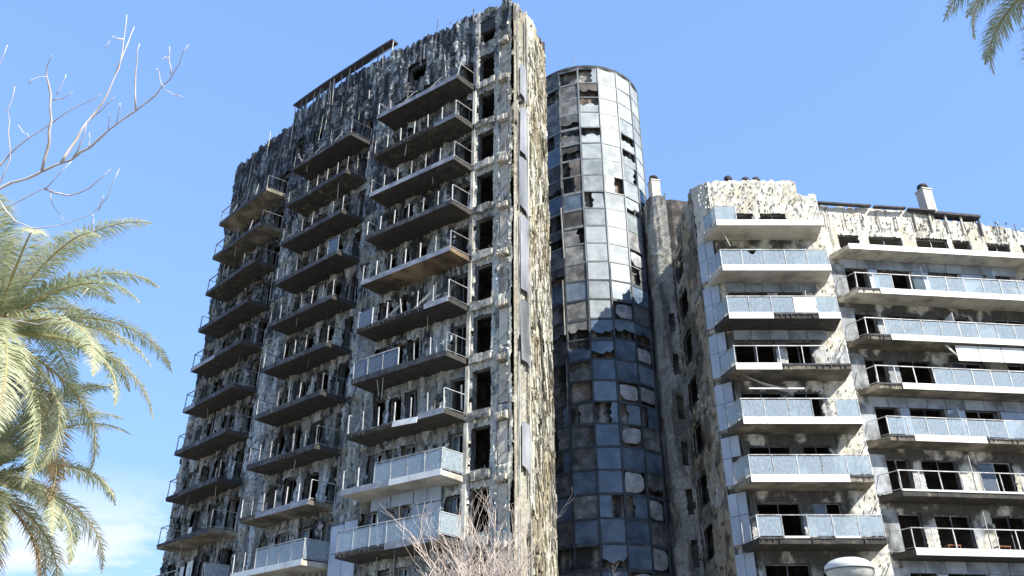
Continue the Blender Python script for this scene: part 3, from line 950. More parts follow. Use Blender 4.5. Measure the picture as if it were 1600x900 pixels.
# cladding rails and strips hanging down the front
blocked = [(-9.5, -2.6), (-18.0, -11.4), (-27.7, -20.6)]
for i in range(210):
    u = rnd.uniform(.3, 30); z = rnd.uniform(6, 43.0); h = rnd.choice((.8, 1.3, 1.9, 2.5))
    if any(a < -u < b for a, b in blocked) and z < 38.2:
        kf = math.floor((37.2 - z) / 3.0)
        base = 37.2 - 3 * (kf + 1)
        z = base + rnd.uniform(.1, .5); h = min(h, 2.2)
    if u < 2.7 and u > 1.2:
        continue
    o = link('cladding_rail', box_mesh('cladding_rail', rnd.choice((.03, .05, .08)), .03, h, M_STRIP if rnd.random() < .62 else M_RAILD), tower, TW.at(-u, z, .16 + rnd.uniform(0, .05)))
    o.rotation_euler = (rnd.uniform(-.04, .04), rnd.gauss(0, .035), float(TW.ang(-u)))
avoid = [t[:4] for t in tower_open]
fragments('charred_fragments', tower, TW, TEND, -.05, 5, 43.8, 14000, tower_fn, (0.06, 0.34), 0.10, avoid, (.4, 1.4))
# clean pale panels low on the pier and by the balconies
for (u0, u1, z0, z1) in ((9.45, 10.4, 10.6, 12.1), (10.43, 11.4, 10.6, 12.0), (9.45, 10.4, 9.05, 10.57), (10.43, 11.4, 9.05, 10.57), (9.45, 10.4, 7.5, 9.02), (10.43, 11.4, 7.5, 9.02),
                         (10.43, 11.4, 5.95, 7.47), (9.45, 10.4, 5.95, 7.47), (.3, 1.2, 6.0, 7.7), (.3, 1.2, 4.2, 5.97),
                         (4.0, 4.85, 12.25, 13.0), (4.88, 5.7, 12.25, 13.0), (4.0, 4.85, 10.3, 12.2), (4.88, 5.7, 10.3, 12.2), (5.75, 7.2, 12.35, 13.0), (7.25, 8.6, 12.35, 13.0)):
    o = link('cladding_panel', box_mesh('cladding_panel', u1 - u0, .03, z1 - z0, M_BLUEP), tower, TW.at(-(u0 + u1) / 2, z0, .24), float(TW.ang(-(u0 + u1) / 2)))
# corner bay: plain render panels between concrete ledges, one per storey
M_SPAN = mat_mix('spalled_spandrel', [(.3, (.05, .05, .048)), (.45, (.2, .195, .17)), (.6, (.44, .42, .36)), (.75, (.5, .49, .45))], 3.0, (1, 1, 1), .9, .8, rand=.2, detail=9)
M_NICHE = mat_mix('corner_render', [(.3, (.26, .23, .18)), (.5, (.45, .4, .32)), (.7, (.54, .5, .42))], 2.5, (1, 1, 1), .9, .3, rand=.2)
for k in range(0, 12):
    a_ = float(TW.ang(-.58))
    o = link('render_panel', box_mesh('render_panel', .52, .04, 2.05, M_NICHE), tower, TW.at(-.58, T(k) + .28, .04 - .02 * (k % 2)), a_)
    q = MB()
    n_ = 6
    for i in range(n_):
        q.box(-.34 + .68 * i / n_, -.34 + .68 * (i + 1) / n_ - .002, -.3 - rnd.uniform(0, .1), .0, rnd.uniform(-.04, .04), .3 + rnd.uniform(-.08, .05))
    link('ledge', q.mesh('ledge', M_NICHE), tower, TW.at(-.58, T(k) + 2.42, .0), a_)
    link('anchor_bar', MB().tube([TW.at(-.32, T(k) + .9, .16), TW.at(-.8, T(k) + .5, .14)], .012, 4).mesh('anchor_bar', M_CHAR), tower)
    link('pier_post', box_mesh('pier_post', .2, .1, 2.55, M_STRIP if k else M_RAILD), tower, TW.at(-2.66, T(k) + .02, .16), a_)
    q = MB()
    for i in range(5):
        q.box(-.66 + 1.32 * i / 5, -.66 + 1.32 * (i + 1) / 5 - .002, -.1 - rnd.uniform(0, .07), 0, rnd.uniform(-.03, .03), .42 + rnd.uniform(-.06, .06))
    link('spandrel', q.mesh('spandrel', M_SPAN), tower, TW.at(-1.92, T(k) - .32, .1), float(TW.ang(-1.9)))
# white panels added in place of bright sky seen through far-end windows
for (u, z, w_, h_) in ((26.3, 13.55, .5, .75), (25.4, 11.2, .75, .9), (26.4, 11.2, .5, .7)):
    link('sky_patch_panel', box_mesh('sky_patch_panel', w_, .03, h_, M_FWHITE), tower, TW.at(-u, z, .27), float(TW.ang(-u)))
# a hanging cable down the pier
link('loose_cable', MB().tube([tat(10.2, 20.2, .4), tat(10.6, 18.4, .5), tat(11.0, 16.6, .45), tat(11.2, 15.2, .3)], .03, 5).mesh('loose_cable', M_CHAR), tower)

# ------------------------------------------------------------------ round glazed stair tower
stair = thing('stair_tower', 'round glazed stair tower with smoke-blackened and broken panes between the two buildings', 'tower', (5.95, 55.5, 0))
SRAD = 4.5; STOP = 49.4; ROWH = 1.47; NC = 18


def srf(a, r):      # a: degrees from straight towards the camera side, + to the right
    return (r * math.sin(R(a)), -r * math.cos(R(a)))


SP = Path([srf(a, SRAD - .42) for a in np.arange(-110, 131, 4)])
slen = SP.s[-1]


def core_fn(S, Z):
    st = fbm(S * 2.2, Z * .3, 81, 4); bl = fbm(S * 1.2, Z * 1.1, 82, 4); fi = fbm(S * 4, Z * 3, 83, 3)
    C = np.ones(S.shape + (3,)) * np.array((.2, .19, .17))
    C = mixc(C, (.38, .36, .32), ss(.48, .62, bl))
    C = mixc(C, (.24, .15, .1), ss(.55, .68, fbm(S * .7, Z * .5, 84, 3)) * .6)
    C = mixc(C, (.025, .026, .03), ss(.42, .6, st + .3 * (fi - .5)) * .9)
    return (fi - .5) * .2 + (bl - .5) * .25, np.clip(C, .015, .6)


wall('core_wall', stair, SP, 0, slen, 0, STOP - .1, .16, core_fn)
link('roof_slab', MB().lathe([(0, STOP - .12), (SRAD + .08, STOP - .12), (SRAD + .08, STOP + .12), (0, STOP + .12)], 36).mesh('roof_slab', M_CHAR), stair)
angs = [-30 + 20 * i for i in range(-4, 9)]
nrow = int((STOP - 2.0) / ROWH)
edges = [STOP - .15 - ROWH * i for i in range(nrow + 1)]
for a in angs:
    for seg in range(8):
        z1 = STOP - .14 - seg * (STOP - 2) / 8; z0 = z1 - (STOP - 2) / 8 + .01
        dark = (a <= -30) or (seg >= 3 and a >= -10) or (a >= 50 and seg >= 2)
        w_, d_ = .055, .16
        m = MB().box(-w_, w_, -d_ / 2, d_ / 2, z0, z1).mesh('mullion', M_MULLD if dark else M_MULL)
        x, y = srf(a, SRAD + .02)
        bow = (a == -30)
        o = link('mullion', m, stair, (x, y, 0), R(a))
        if bow and seg < 5:
            link('loose_strip', box_mesh('loose_strip', .07, .03, 4.2, M_STRIP), stair, (srf(a, SRAD + .2)[0] + rnd.uniform(-.1, .1), srf(a, SRAD + .2)[1], z0 + .6)).rotation_euler = (rnd.uniform(-.02, .02), rnd.uniform(-.025, .025), R(a))
for i, z in enumerate(edges):
    b = MB()
    sag = 0
    for q in range(-4, 8):
        a0 = -30 + 20 * q + .8; a1 = a0 + 18.4
        x0_, y0_ = srf(a0, SRAD); x1_, y1_ = srf(a1, SRAD)
        am = (a0 + a1) / 2
        M = Matrix.Translation(((x0_ + x1_) / 2, (y0_ + y1_) / 2, z)) @ Matrix.Rotation(R(am), 4, 'Z')
        lw = math.hypot(x1_ - x0_, y1_ - y0_) / 2
        hh = .045 if (q > 0 and i < 13) else rnd.choice((.06, .09, .13))
        b.box(-lw, lw, -.06, .06, -hh, hh * .6, M)
    link('transom', b.mesh('transom', M_MULL if i < 13 else M_MULLD), stair)

PW = 2 * SRAD * math.sin(R(10)) - .13
PH = ROWH - .13
vr = random.Random(21)


def pane_flat(m):
    return box_mesh('glass_panel', PW, .02, PH, m)


def pane_torn(m, seed):
    r = random.Random(seed)
    key = ('torn', seed, m.name)
    if key not in _boxes:
        side = r.choice((0, 1, 2, 3)); n = 6; pts = []; base_ = r.uniform(.3, .8)
        if side == 0:      # lower part left
            pts = [(-PW / 2, 0), (PW / 2, 0)] + [(PW / 2 - PW * i / n, PH * (base_ + r.uniform(-.13, .13))) for i in range(n + 1)]
        elif side == 1:    # upper part left
            pts = [(PW / 2, PH), (-PW / 2, PH)] + [(-PW / 2 + PW * i / n, PH * (base_ - .1 + r.uniform(-.13, .13))) for i in range(n + 1)]
        elif side == 2:    # left part
            pts = [(-PW / 2, PH), (-PW / 2, 0)] + [(PW * (base_ - .5 + r.uniform(-.1, .1)), PH * i / n) for i in range(n + 1)]
        else:
            pts = [(PW / 2, 0), (PW / 2, PH)] + [(PW * (base_ - .55 + r.uniform(-.1, .1)), PH - PH * i / n) for i in range(n + 1)]
        _boxes[key] = MB().sheet(pts, -.02, .02).mesh('glass_panel', m)
    return _boxes[key]


def pane_bulged(m, seed):
    """buckled inner board showing through where the glass fell"""
    r = random.Random(seed + 900)
    key = ('bulge', seed, m.name)
    if key not in _boxes:
        n = 8; V = []; F = []
        fx = r.uniform(.85, 1.0); fz = r.uniform(.7, 1.0); ox = r.uniform(-.5, .5) * (1 - fx) * PW; oz = r.uniform(-.5, .5) * (1 - fz) * PH; cut = [r.uniform(0, .3) * (r.random() < .5) for _ in range(4)]
        for j in range(n + 1):
            for i in range(n + 1):
                x = (i / n - .5); z = (j / n - .5)
                # squircle outline with torn edge
                k = 1 - .05 * (abs(2 * x) ** 4 * abs(2 * z) ** 4) - (r.uniform(0, .09) if i in (0, n) or j in (0, n) else 0) - cut[(i > n / 2) + 2 * (j > n / 2)] * (abs(2 * x) * abs(2 * z)) ** 1.5
                d = .07 * max(0, 1 - (2 * x) ** 2) * max(0, 1 - (2 * z) ** 2) + r.uniform(-.012, .012)
                V.append((x * PW * fx * k + ox, -d, PH / 2 + z * PH * fz * k + oz))
        for j in range(n):
            for i in range(n):
                p = j * (n + 1) + i
                F.append((p, p + 1, p + n + 2, p + n + 1))
        _boxes[key] = mesh_np('inner_board', np.array(V), np.array(F), m, smooth=True)
    return _boxes[key]


for i in range(nrow):
    z = edges[i + 1] + .065
    for c in range(-4, 8):           # c: column to the right of angs -30+20c
        am = -20 + 20 * c
        x, y = srf(am, SRAD * math.cos(R(10)) + .02)
        ro = R(am)
        kind, m = 'flat', M_CPANE
        t = vr.random()
        if c <= 0:                    # burnt-out left columns
            kind = vr.choice(('flat', 'flat', 'flat', 'none', 'torn', 'torn')); m = M_CPANER if 4 < i < 10 and t < .7 else M_CPANEA if t < .7 else M_CPANEB
            if c <= -2:
                kind = vr.choice(('torn', 'none'))
        elif c == 1:
            if i in (0, 2, 4, 8): kind = 'torn'
            elif i == 1: kind, m = 'torn', M_CPANER
            elif i >= 15:
                m = M_CPANEB; kind = 'flat' if t < .7 else 'torn'
        elif c == 2:
            if i == 0: kind = 'flat'
            elif i == 7: kind = 'torn'
            elif i >= 13:
                m = M_CPANEB; kind = ('flat', 'flat', 'bulge', 'torn', 'bulge', 'flat', 'bulge', 'torn')[i % 8]
                if kind == 'bulge': m = M_CPANEA
        elif c == 3:
            if i in (4, 5, 6, 8): kind = 'torn'
            elif i >= 10:
                kind = ('flat', 'torn', 'bulge', 'flat', 'bulge', 'torn', 'flat')[i % 7]; m = (M_CPANEA, M_CPANEB)[i % 2]
        elif c == 4:
            if i in (7, 8, 9): kind, m = 'torn', M_CPANEB
            elif i >= 10:
                kind = vr.choice(('bulge', 'flat', 'torn')); m = M_CPANEA
        else:
            if i >= 9:
                kind = vr.choice(('flat', 'none', 'torn')); m = M_CPANEA
        if kind == 'none':
            continue
        if kind == 'flat':
            me = pane_flat(m)
        elif kind == 'torn':
            me = pane_torn(m, vr.randrange(14))
        else:
            me = pane_bulged(M_BOARD, vr.randrange(10))
        o = link('glass_panel' if kind != 'bulge' else 'inner_board', me, stair, (x, y, z), ro)
        if kind == 'flat':
            o.rotation_euler = (vr.uniform(-.012, .012), vr.uniform(-.006, .006), ro + vr.uniform(-.02, .02))
        elif kind == 'torn':
            o.rotation_euler = (vr.uniform(-.05, .03), vr.uniform(-.03, .03), ro)
# casement remains and dark gaps in the glass
link('roof_mast', MB().tube([(srf(-14, 4.2)[0], srf(-14, 4.2)[1], STOP), (srf(-14, 4.2)[0], srf(-14, 4.2)[1], STOP + 1.6)], .025, 5).mesh('roof_mast', M_MULL), stair)

# ------------------------------------------------------------------ the lower block on the right
BX, BY = 20.0, 46.0
block = thing('apartment_block', 'lower pale apartment block with glass-fronted balconies and soot-stained end wall', 'building', (BX, BY, 0))


def bp(pts):
    return Path([(x - BX, y - BY) for x, y in pts])


def Q(k):
    return 28.8 - 3.0 * k


CRM = np.array((.58, .55, .46)); SND = np.array((.36, .31, .22)); SOO = np.array((.05, .047, .042))
BF = bp([(11.25, 43.15), (18.55, 43.15)])                 # left bay
BK = bp([(11.2, 43.95), (11.99, 43.16)])                # splayed corner beside it
BR = bp([(19.0, 45.38), (34.5, 47.0)])                  # long bay
BS = bp([(11.1, 51.0), (11.2, 43.97)])                # end wall, seen at a slant
BC = bp([(9.6, 61.0), (9.72, 52.0), (10.2, 51.35), (11.08, 51.05)])          # rear core

b_open, r_open, s_open, c_open = [], [], [], []
for k in range(0, 9):
    f = Q(k)
    if k == 0:
        b_open += [(2.05, 3.2, f + .05, f + 1.5, 1), (3.65, 5.2, f + .05, f + 1.5, 2)]
        r_open += [(1.4, 2.75, f + .1, f + 1.55, 1), (3.4, 5.6, f + .1, f + 1.55, 2), (6.6, 8.7, f + .1, f + 1.6, 2), (9.0, 10.2, f + .1, f + 1.6, 1), (11.3, 12.8, f + .1, f + 1.5, 2), (13.6, 15.0, f + .1, f + 1.5, 2)]
        continue
    b_open += [(1.1, 3.3, f + .05, f + 2.05, 2), (3.9, 5.35, f + .05, f + 2.05, 2 if k != 6 else 3), (6.65, 7.2, f + .3, f + .62, 0)]
    r_open += [(1.35, 2.75, f + .05, f + 2.1, 2 if k % 2 else 1), (3.4, 5.5, f + .05, f + 2.1, 2), (6.7, 8.7, f + .05, f + 2.1, 3 if k % 2 else 2), (10.3, 12.2, f + .05, f + 2.1, 2), (13, 14.6, f + .05, f + 2.1, 2)]
for k in range(0, 10):
    f = Q(k)
    s_open.append((.75 + rnd.uniform(-.05, .1), 3.0, f + .45, f + 2.3, 1))
    if k > 0:
        c_open.append((float(BC.s[-1]) - .62, float(BC.s[-1]) - .2, f + .4, f + 1.9, 0))


def sun_fn(seed, clean):
    def fn(S, Z):
        bl = fbm(S * .8, Z * .8, seed, 5); st = fbm(S * 3.0, Z * .3, seed + 1, 4); fi = fbm(S * 4, Z * 3.2, seed + 2, 4)
        C = np.ones(S.shape + (3,)) * CRM
        C = mixc(C, (.66, .64, .57), ss(.45, .6, fi))
        C = mixc(C, SND, ss(.58, .68, fbm(S * 1.5, Z * 1.1, seed + 3, 4)) * .5)
        C = mixc(C, (.16, .15, .13), ss(.64, .7, st) * .5)
        C = mixc(C, (.14, .135, .12), ss(.66, .7, fi) * .5)
        kk = (28.8 - Z) / 3.0; fr = kk - np.floor(kk)      # 0 just under a floor line
        # smoke marks over the openings, under each balcony
        sm = (1 - ss(.34, .8, fr + (bl - .5) * .9)) * (Z < 28.6)
        sm = np.clip(sm * clean(S, kk) * (1 + .8 * ((np.floor(kk) == 4) | (np.floor(kk) == 5) | (np.floor(kk) == 2))), 0, 1)
        C = mixc(C, SOO, sm * .92 * ss(.36, .52, fbm(S * 1.3, Z * 1.1, seed + 12, 4) + .06))
        C = mixc(C, (.36, .38, .4), (fr > .5) * (Z < 28.6) * ss(.5, .56, fbm(S * .7, Z * .3, seed + 5, 2)) * .7)
        D = ss(.5, .53, fbm(S * 1.6, Z * 1.1, seed + 6, 4)) * .045 + (fi - .5) * .06 + (bl - .5) * .06
        sd_ = ((np.mod(S + .2, 1.15) < .06) & (vn(S / 1.15, Z * .5, seed + 9) > .35)) * 1.0
        C = mixc(C, (.2, .19, .17), sd_ * .7)
        D = D - sd_ * .05
        return D, np.clip(C, .02, .72)
    return fn


bfn = sun_fn(201, lambda S, kk: (1 - ss(5.6, 6.2, S)) * np.where((np.floor(kk) == 1) | (np.floor(kk) == 8), .15, 1.0))
rfn = sun_fn(231, lambda S, kk: np.where((np.floor(kk) == 0) | (np.floor(kk) == 3) | (np.floor(kk) == 6), .25, 1.0))


def b_top(s):
    return np.where(s < 6.15, 32.7, 31.7 - .9 * ss(6.2, 6.5, s) * 0) + (fbm(s * 4, s * 0, 301, 3) - .5) * .35


def r_top(s):
    return np.where(s < 8.3, 32.45, np.interp(s, [8.3, 12, 15.5], [31.9, 31.7, 31.2])) + (fbm(s * 3, s * 0, 302, 3) - .5) * .35


wall('bay_wall', block, BF, .74, 7.28, 0, 33.2, .085, bfn, [t[:4] for t in b_open], b_top, M_WALL2)
wall('corner_wall', block, BK, 0, float(BK.s[-1]), 0, 32.7, .12, bfn, (), None, M_WALL2)
wall('long_wall', block, BR, 0, 15.5, 0, 32.9, .095, rfn, [t[:4] for t in r_open], r_top, M_WALL2)
for t in b_open:
    window(block, BF, *t)
for t in r_open:
    window(block, BR, *t)


def end_fn(S, Z):
    # the wall is mottled in broad soft patches
    bl = fbm(S * .45, Z * .75, 401, 5); st = fbm(S * .7, Z * .45, 402, 5); fi = fbm(S * 1.3, Z * 2.4, 403, 5)
    C = np.ones(S.shape + (3,)) * np.array((.38, .34, .26))
    C = mixc(C, (.48, .455, .39), ss(.47, .6, fi))
    C = mixc(C, (.42, .35, .21), ss(.5, .62, bl) * .6)
    C = mixc(C, (.5, .5, .47), ss(.57, .64, fbm(S * .6 + 4, Z * .8, 405, 4)) * .75)
    up = ss(15, 30, Z)
    C = mixc(C, (.045, .043, .04), ss(.55, .66, st + .06 * up + .3 * (fi - .5)) * .65)
    C = mixc(C, (.06, .055, .05), ss(.64, .68, fbm(S * 1.6, Z * 2.6, 407, 3)) * .8)
    kk = (28.8 - Z) / 3.0; fr = kk - np.floor(kk)
    wsm = ss(-.5, .2, S) * (1 - ss(2.2, 3.0, S)) * (1 - ss(.0, .35, fr)) * .4
    C = mixc(C, (.04, .038, .035), wsm)
    bat = ((np.mod(S + .3, .9) < .06) & (vn(S / .9, Z * .3, 411) > .5)) * .07
    D = ss(.5, .53, fbm(S * 1.1, Z * .6, 406, 4)) * .05 + (fi - .5) * .07 + (bl - .5) * .1 + bat * .6
    strip = ss(6.75, 6.85, S)                      # corner strip
    C = mixc(C, (.42, .43, .4), strip * .6)
    return D, np.clip(C, .015, .6)


def s_top(s):
    return np.where(s > 2.2, 32.7, 31.4) + (fbm(s * 2.5, s * 0, 303, 4) - .5) * 1.0


wall('end_wall', block, BS, 0, 7.02, 0, 33.4, .09, end_fn, [t[:4] for t in s_open], s_top, M_WALL2)
for t in s_open:
    window(block, BS, *t[:4], 0, .07)
fragments('soot_stained_scraps', block, BS, .1, 6.9, 5, 32, 400, end_fn, (.06, .4), .04, [t[:4] for t in s_open])
fragments('cream_scraps', block, BF, 5.6, 7.2, 5, 31.5, 400, bfn, (.06, .3), .08, (), (.7, 1.15))
fragments('parapet_scraps', block, BF, .1, 6.1, 30.4, 32.6, 200, bfn, (.06, .3), .08, (), (.7, 1.15))
fragments('long_parapet_scraps', block, BR, .1, 15, 30.4, 31.9, 320, rfn, (.06, .35), .08, (), (.7, 1.15))


def core2_fn(S, Z):
    D, C = end_fn(S + 40, Z)
    return D * 1.6, mixc(C * .85, (.05, .047, .042), ss(.5, .62, fbm(S * 1.8, Z * .35, 433, 4)) * .7)


CT = 37.3
wall('rear_core_wall', block, BC, 0, float(BC.s[-1]), 0, CT + .6, .12, core2_fn, [t[:4] for t in c_open], lambda s: CT + (fbm(s * 2, s * 0, 304, 3) - .5) * .5 - .5 * (1 - ss(6.5, 9.0, s)))
link('rear_core', MB().prism([(x - BX, y - BY) for x, y in ((10.0, 52.2), (10.4, 51.7), (11.5, 51.35), (16, 52.4), (16, 61), (10, 61))], 0, CT - .3).mesh('rear_core', M_DARK), block)
# penthouse wall with a beam on top, set back behind the roof terrace
link('penthouse_wall', MB().box(11.55 - BX, 16 - BX, 52.1 - BY, 52.3 - BY, 31, 36.5).mesh('penthouse_wall', M_CHIM), block)
link('penthouse_beam', MB().box(11.1 - BX, 16.2 - BX, 51.6 - BY, 52.0 - BY, 36.52, 37.0).mesh('penthouse_beam', M_EDGE), block)
for xx in (11.95, 12.9):
    link('penthouse_post', box_mesh('penthouse_post', .12, .12, 4.6, M_CHIM), block, (xx - BX, 52.0 - BY, 31.9))

# shell: floors, inner walls, roof
slabp = [(x - BX, y - BY) for x, y in ((11.6, 44.1), (12.2, 43.6), (18.3, 43.6), (18.3, 45.8), (34.3, 47.5), (34, 50.95), (11.5, 50.95))]
for k in range(-1, 10):
    link('floor_slab', MB().prism(slabp, Q(k) - .28, Q(k) - .03).mesh('floor_slab', M_DARK), block)
link('inner_wall', MB().prism([(x - BX, y - BY) for x, y in ((11.6, 47.6), (18.0, 47.6), (34.3, 50.5), (34.3, 50.8), (18, 47.9), (11.6, 47.9))], 0, 31.4).mesh('inner_wall', M_DARK), block)
link('back_wall', MB().box(11.6 - BX, 34 - BX, 50.98 - BY, 51.15 - BY, 0, 30.8).mesh('back_wall', M_DARK), block)
link('far_end_wall', MB().prism([(x - BX, y - BY) for x, y in ((34.35, 47.1), (34.5, 47.1), (34.5, 51.1), (34.35, 51.1))], 0, 31.0).mesh('far_end_wall', M_CHIM), block)
link('return_wall', MB().prism([(x - BX, y - BY) for x, y in ((18.42, 43.25), (18.55, 43.25), (18.55, 45.6), (18.42, 45.6))], 0, 31.3).mesh('return_wall', M_CHIM), block)
link('roof_slab', MB().prism([(x - BX, y - BY) for x, y in ((11.45, 44.1), (12.15, 43.35), (18.4, 43.35), (19.0, 45.6), (34.3, 47.2), (34, 50.9), (11.45, 50.9))], 30.9, 31.1).mesh('roof_slab', M_CONC), block)
link('parapet', MB().box(12.0 - BX, 17.3 - BX, 43.25 - BY, 43.45 - BY, 31.12, 32.5).mesh('parapet', M_CONC), block)
link('end_parapet', MB().box(11.33 - BX, 11.55 - BX, 44.1 - BY, 48.9 - BY, 31.12, 32.3).mesh('end_parapet', M_CONC), block)
for (a_, b_, zt) in ((.1, 8.2, 32.2), (8.25, 15.4, 31.25)):
    n_ = BR.out(a_); p = BR.xy(a_) - n_ * .12; q = BR.xy(b_) - n_ * .12; p2 = BR.xy(b_) - n_ * .34; q2 = BR.xy(a_) - n_ * .34
    link('long_parapet', MB().prism([tuple(p), tuple(q), tuple(p2), tuple(q2)], 31.12, zt).mesh('long_parapet', M_CONC), block)
# charred coping strip along the long roof edge
for (a_, b_, z_, d_) in ((.2, 3.9, 32.42, .1), (4.1, 6.2, 32.36, .15), (6.4, 8.2, 32.34, .1)):
    sm_ = (a_ + b_) / 2
    o = link('coping_strip', box_mesh('coping_strip', b_ - a_, .3, .1, M_CHAR), block, BR.at(sm_, z_, d_), float(BR.ang(sm_)))
    o.rotation_euler = (0, rnd.uniform(-.015, .015), float(BR.ang(sm_)))
for i in range(13):
    o = link('joint_strip', box_mesh('joint_strip', .05, .03, 1.15 if i < 7 else .9, M_EDGE if i % 3 else M_STRIP), block, BR.at(.9 + i * 1.15, 30.75 + rnd.uniform(0, .2), .13), float(BR.ang(2)))
    o.rotation_euler = (0, rnd.gauss(0, .04), float(BR.ang(2)))
# dark canopy frame on the roof
cf = link('roof_canopy', box_mesh('roof_canopy', 4.7, .7, .16, M_CHAR), block, BR.at(8.95, 32.2, -.4), float(BR.ang(9)))
cf.rotation_euler = (0, .03, float(BR.ang(9)))
for xx in (-2.1, -1.05, .0, 1.05, 2.25):
    o = link('canopy_post', box_mesh('canopy_post', .1, .1, 1.3, M_CHAR if xx > 2 else M_CHIM), cf, (xx, -.45, -1.3))
# chimneys and vents
def chimney(x, y, z0, z1, w, lean=0.0):
    b = MB()
    b.box(-w, w, -w, w, z0, z1)
    b.box(-w - .05, w + .05, -w - .05, w + .05, z1 + .002, z1 + .1)
    o = link('chimney', b.mesh('chimney', M_CHIM), block, (x - BX, y - BY, 0), .25)
    c = MB().lathe([(.0, z1 + .1), (w * .7, z1 + .1), (w * .7, z1 + .3), (w * 1.0, z1 + .32), (w * .95, z1 + .5), (w * .5, z1 + .62), (0, z1 + .64)], 12).mesh('chimney_cap', M_CHAR, True)
    link('chimney_cap', c, o)


chimney(10.6, 52.4, CT - .4, 39.2, .34)
chimney(28.6, 49.0, 31.1, 36.0, .36)
for (x, z1) in ((13.65, 33.7), (14.75, 33.6), (15.4, 33.6)):
    o = link('roof_vent', MB().lathe([(.14, 31.1), (.14, z1 - .3), (.24, z1 - .28), (.27, z1 - .12), (.22, z1 + .06), (.1, z1 + .13), (0, z1 + .14)], 14).mesh('roof_vent', M_CHAR, True), block, (x - BX, 44.2 - BY, 0))

M_PIER = mat_mix('stained_pier', [(.3, (.07, .07, .068)), (.45, (.19, .2, .2)), (.6, (.33, .35, .37)), (.75, (.42, .44, .46))], 1.6, (1, 1, .7), .85, .4, rand=.25)
# blue-white cladding strip beside the left bay and tiles round the windows
for k in range(0, 9):
    f = Q(k)
    for (a_, b_, zz0, zz1) in ((.03, .54, f - 2.95, f - 1.55), (.03, .54, f - 1.52, f - .4), (.57, 1.08, f - 2.95, f - 1.55), (.57, 1.08, f - 1.52, f - .4)):
        if k in (4, 6) and rnd.random() < .3:
            continue
        link('cladding_panel', box_mesh('cladding_panel', b_ - a_, .03, zz1 - zz0, M_BLUEP), block, BK.at((a_ + b_) / 2, zz0, .14), float(BK.ang(.5)))
    # tile band over the windows
    if k in (1, 2):
        for i in range(5):
            link('cladding_tile', box_mesh('cladding_tile', 1.0, .03, .58, M_GREYP), block, BF.at(1.55 + i * 1.03, f - .95, .15), float(BF.ang(1)))
    if k in (0, 3, 6, 7):
        for i in range(10):
            link('cladding_tile', box_mesh('cladding_tile', 1.12, .03, .6, M_GREYP), block, BR.at(1.6 + i * 1.15, f - .98, .16), float(BR.ang(3)))
    if k in (0, 3, 6):
        for (a_, b_) in ((2.8, 3.35), (5.6, 6.1), (6.12, 6.65), (8.8, 9.5), (9.52, 10.2)):
            link('cladding_panel', box_mesh('cladding_panel', b_ - a_, .03, 1.9, M_BLUEP), block, BR.at((a_ + b_) / 2, f - 2.92, .16), float(BR.ang(3)))
    # pale pier at the left of the long bay
    if k > 0:
        link('pier_panel', box_mesh('pier_panel', .9, .04, 2.2, M_PIER), block, BR.at(.85, f + .03, .16), float(BR.ang(1)))
    # thin dark rods standing in for slanting shadow lines of cladding anchors
    if k > 0:
        p = BF.at(6.1, f + .35, .2); q = BF.at(7.15, f + 2.1, .25)
        link('shadow_line_rod', MB().tube([p, q], .02, 4).mesh('shadow_line_rod', M_CHAR), block)

# balconies of the left bay
B1 = [('11111', '10000', '111011', '10000', 2), ('11111', '1n111', '111111', '11111', 2), ('11001', '111w1', '111111', '11111', 0), ('11000', '00000', '111111', '11110', 1),
      ('11111', '11101', '111111', '11111', 1), ('11110', '11111', '111111', '11111', 1), ('0p0p0', '10111', '111111', '11111', 0), ('11111', '11111', '111111', '11111', 1), ('11111', '11111', '111111', '11111', 2)]
for k, (fa, pn, po, ra, sm_) in enumerate(B1):
    bal = balcony(block, BF, .12, 6.85, Q(k) - .02, 1.56, 5, po, pn, fa, SM[sm_], th=.3, rails=ra, fh=.38, skew=(.42, -.2), left=2 if k != 6 else 1, right=1, seed=100 + k)
    if k == 2:
        divider(bal, 1.6, -1.2, -.05, 1.6, M_FWHITE)
    if k == 3:       # curled sheet hanging under the balcony
        q = MB()
        n_ = 7
        for i in range(n_ + 1):
            t = i / n_
            x = -2.2 + 2.0 * t; z = -.42 - .75 * math.sin(t * 1.45)
            q.v += [(x - .35 * (1 - t), -1.15, z), (x + .25, -.6, z - .05)]
        q.f = [(2 * i, 2 * i + 1, 2 * i + 3, 2 * i + 2) for i in range(n_)]
        link('curled_sheet', q.mesh('curled_sheet', M_FWHITE), bal)
        link('hanging_strip', box_mesh('hanging_strip', 2.9, .05, .07, M_FWHITE), bal, (-.8, -1.05, -1.22))
    if k == 0:
        link('loose_rod', MB().tube([(-2.6, -1.25, -.35), (-2.15, -1.0, -1.35)], .035, 5).mesh('loose_rod', M_CHIM), bal)

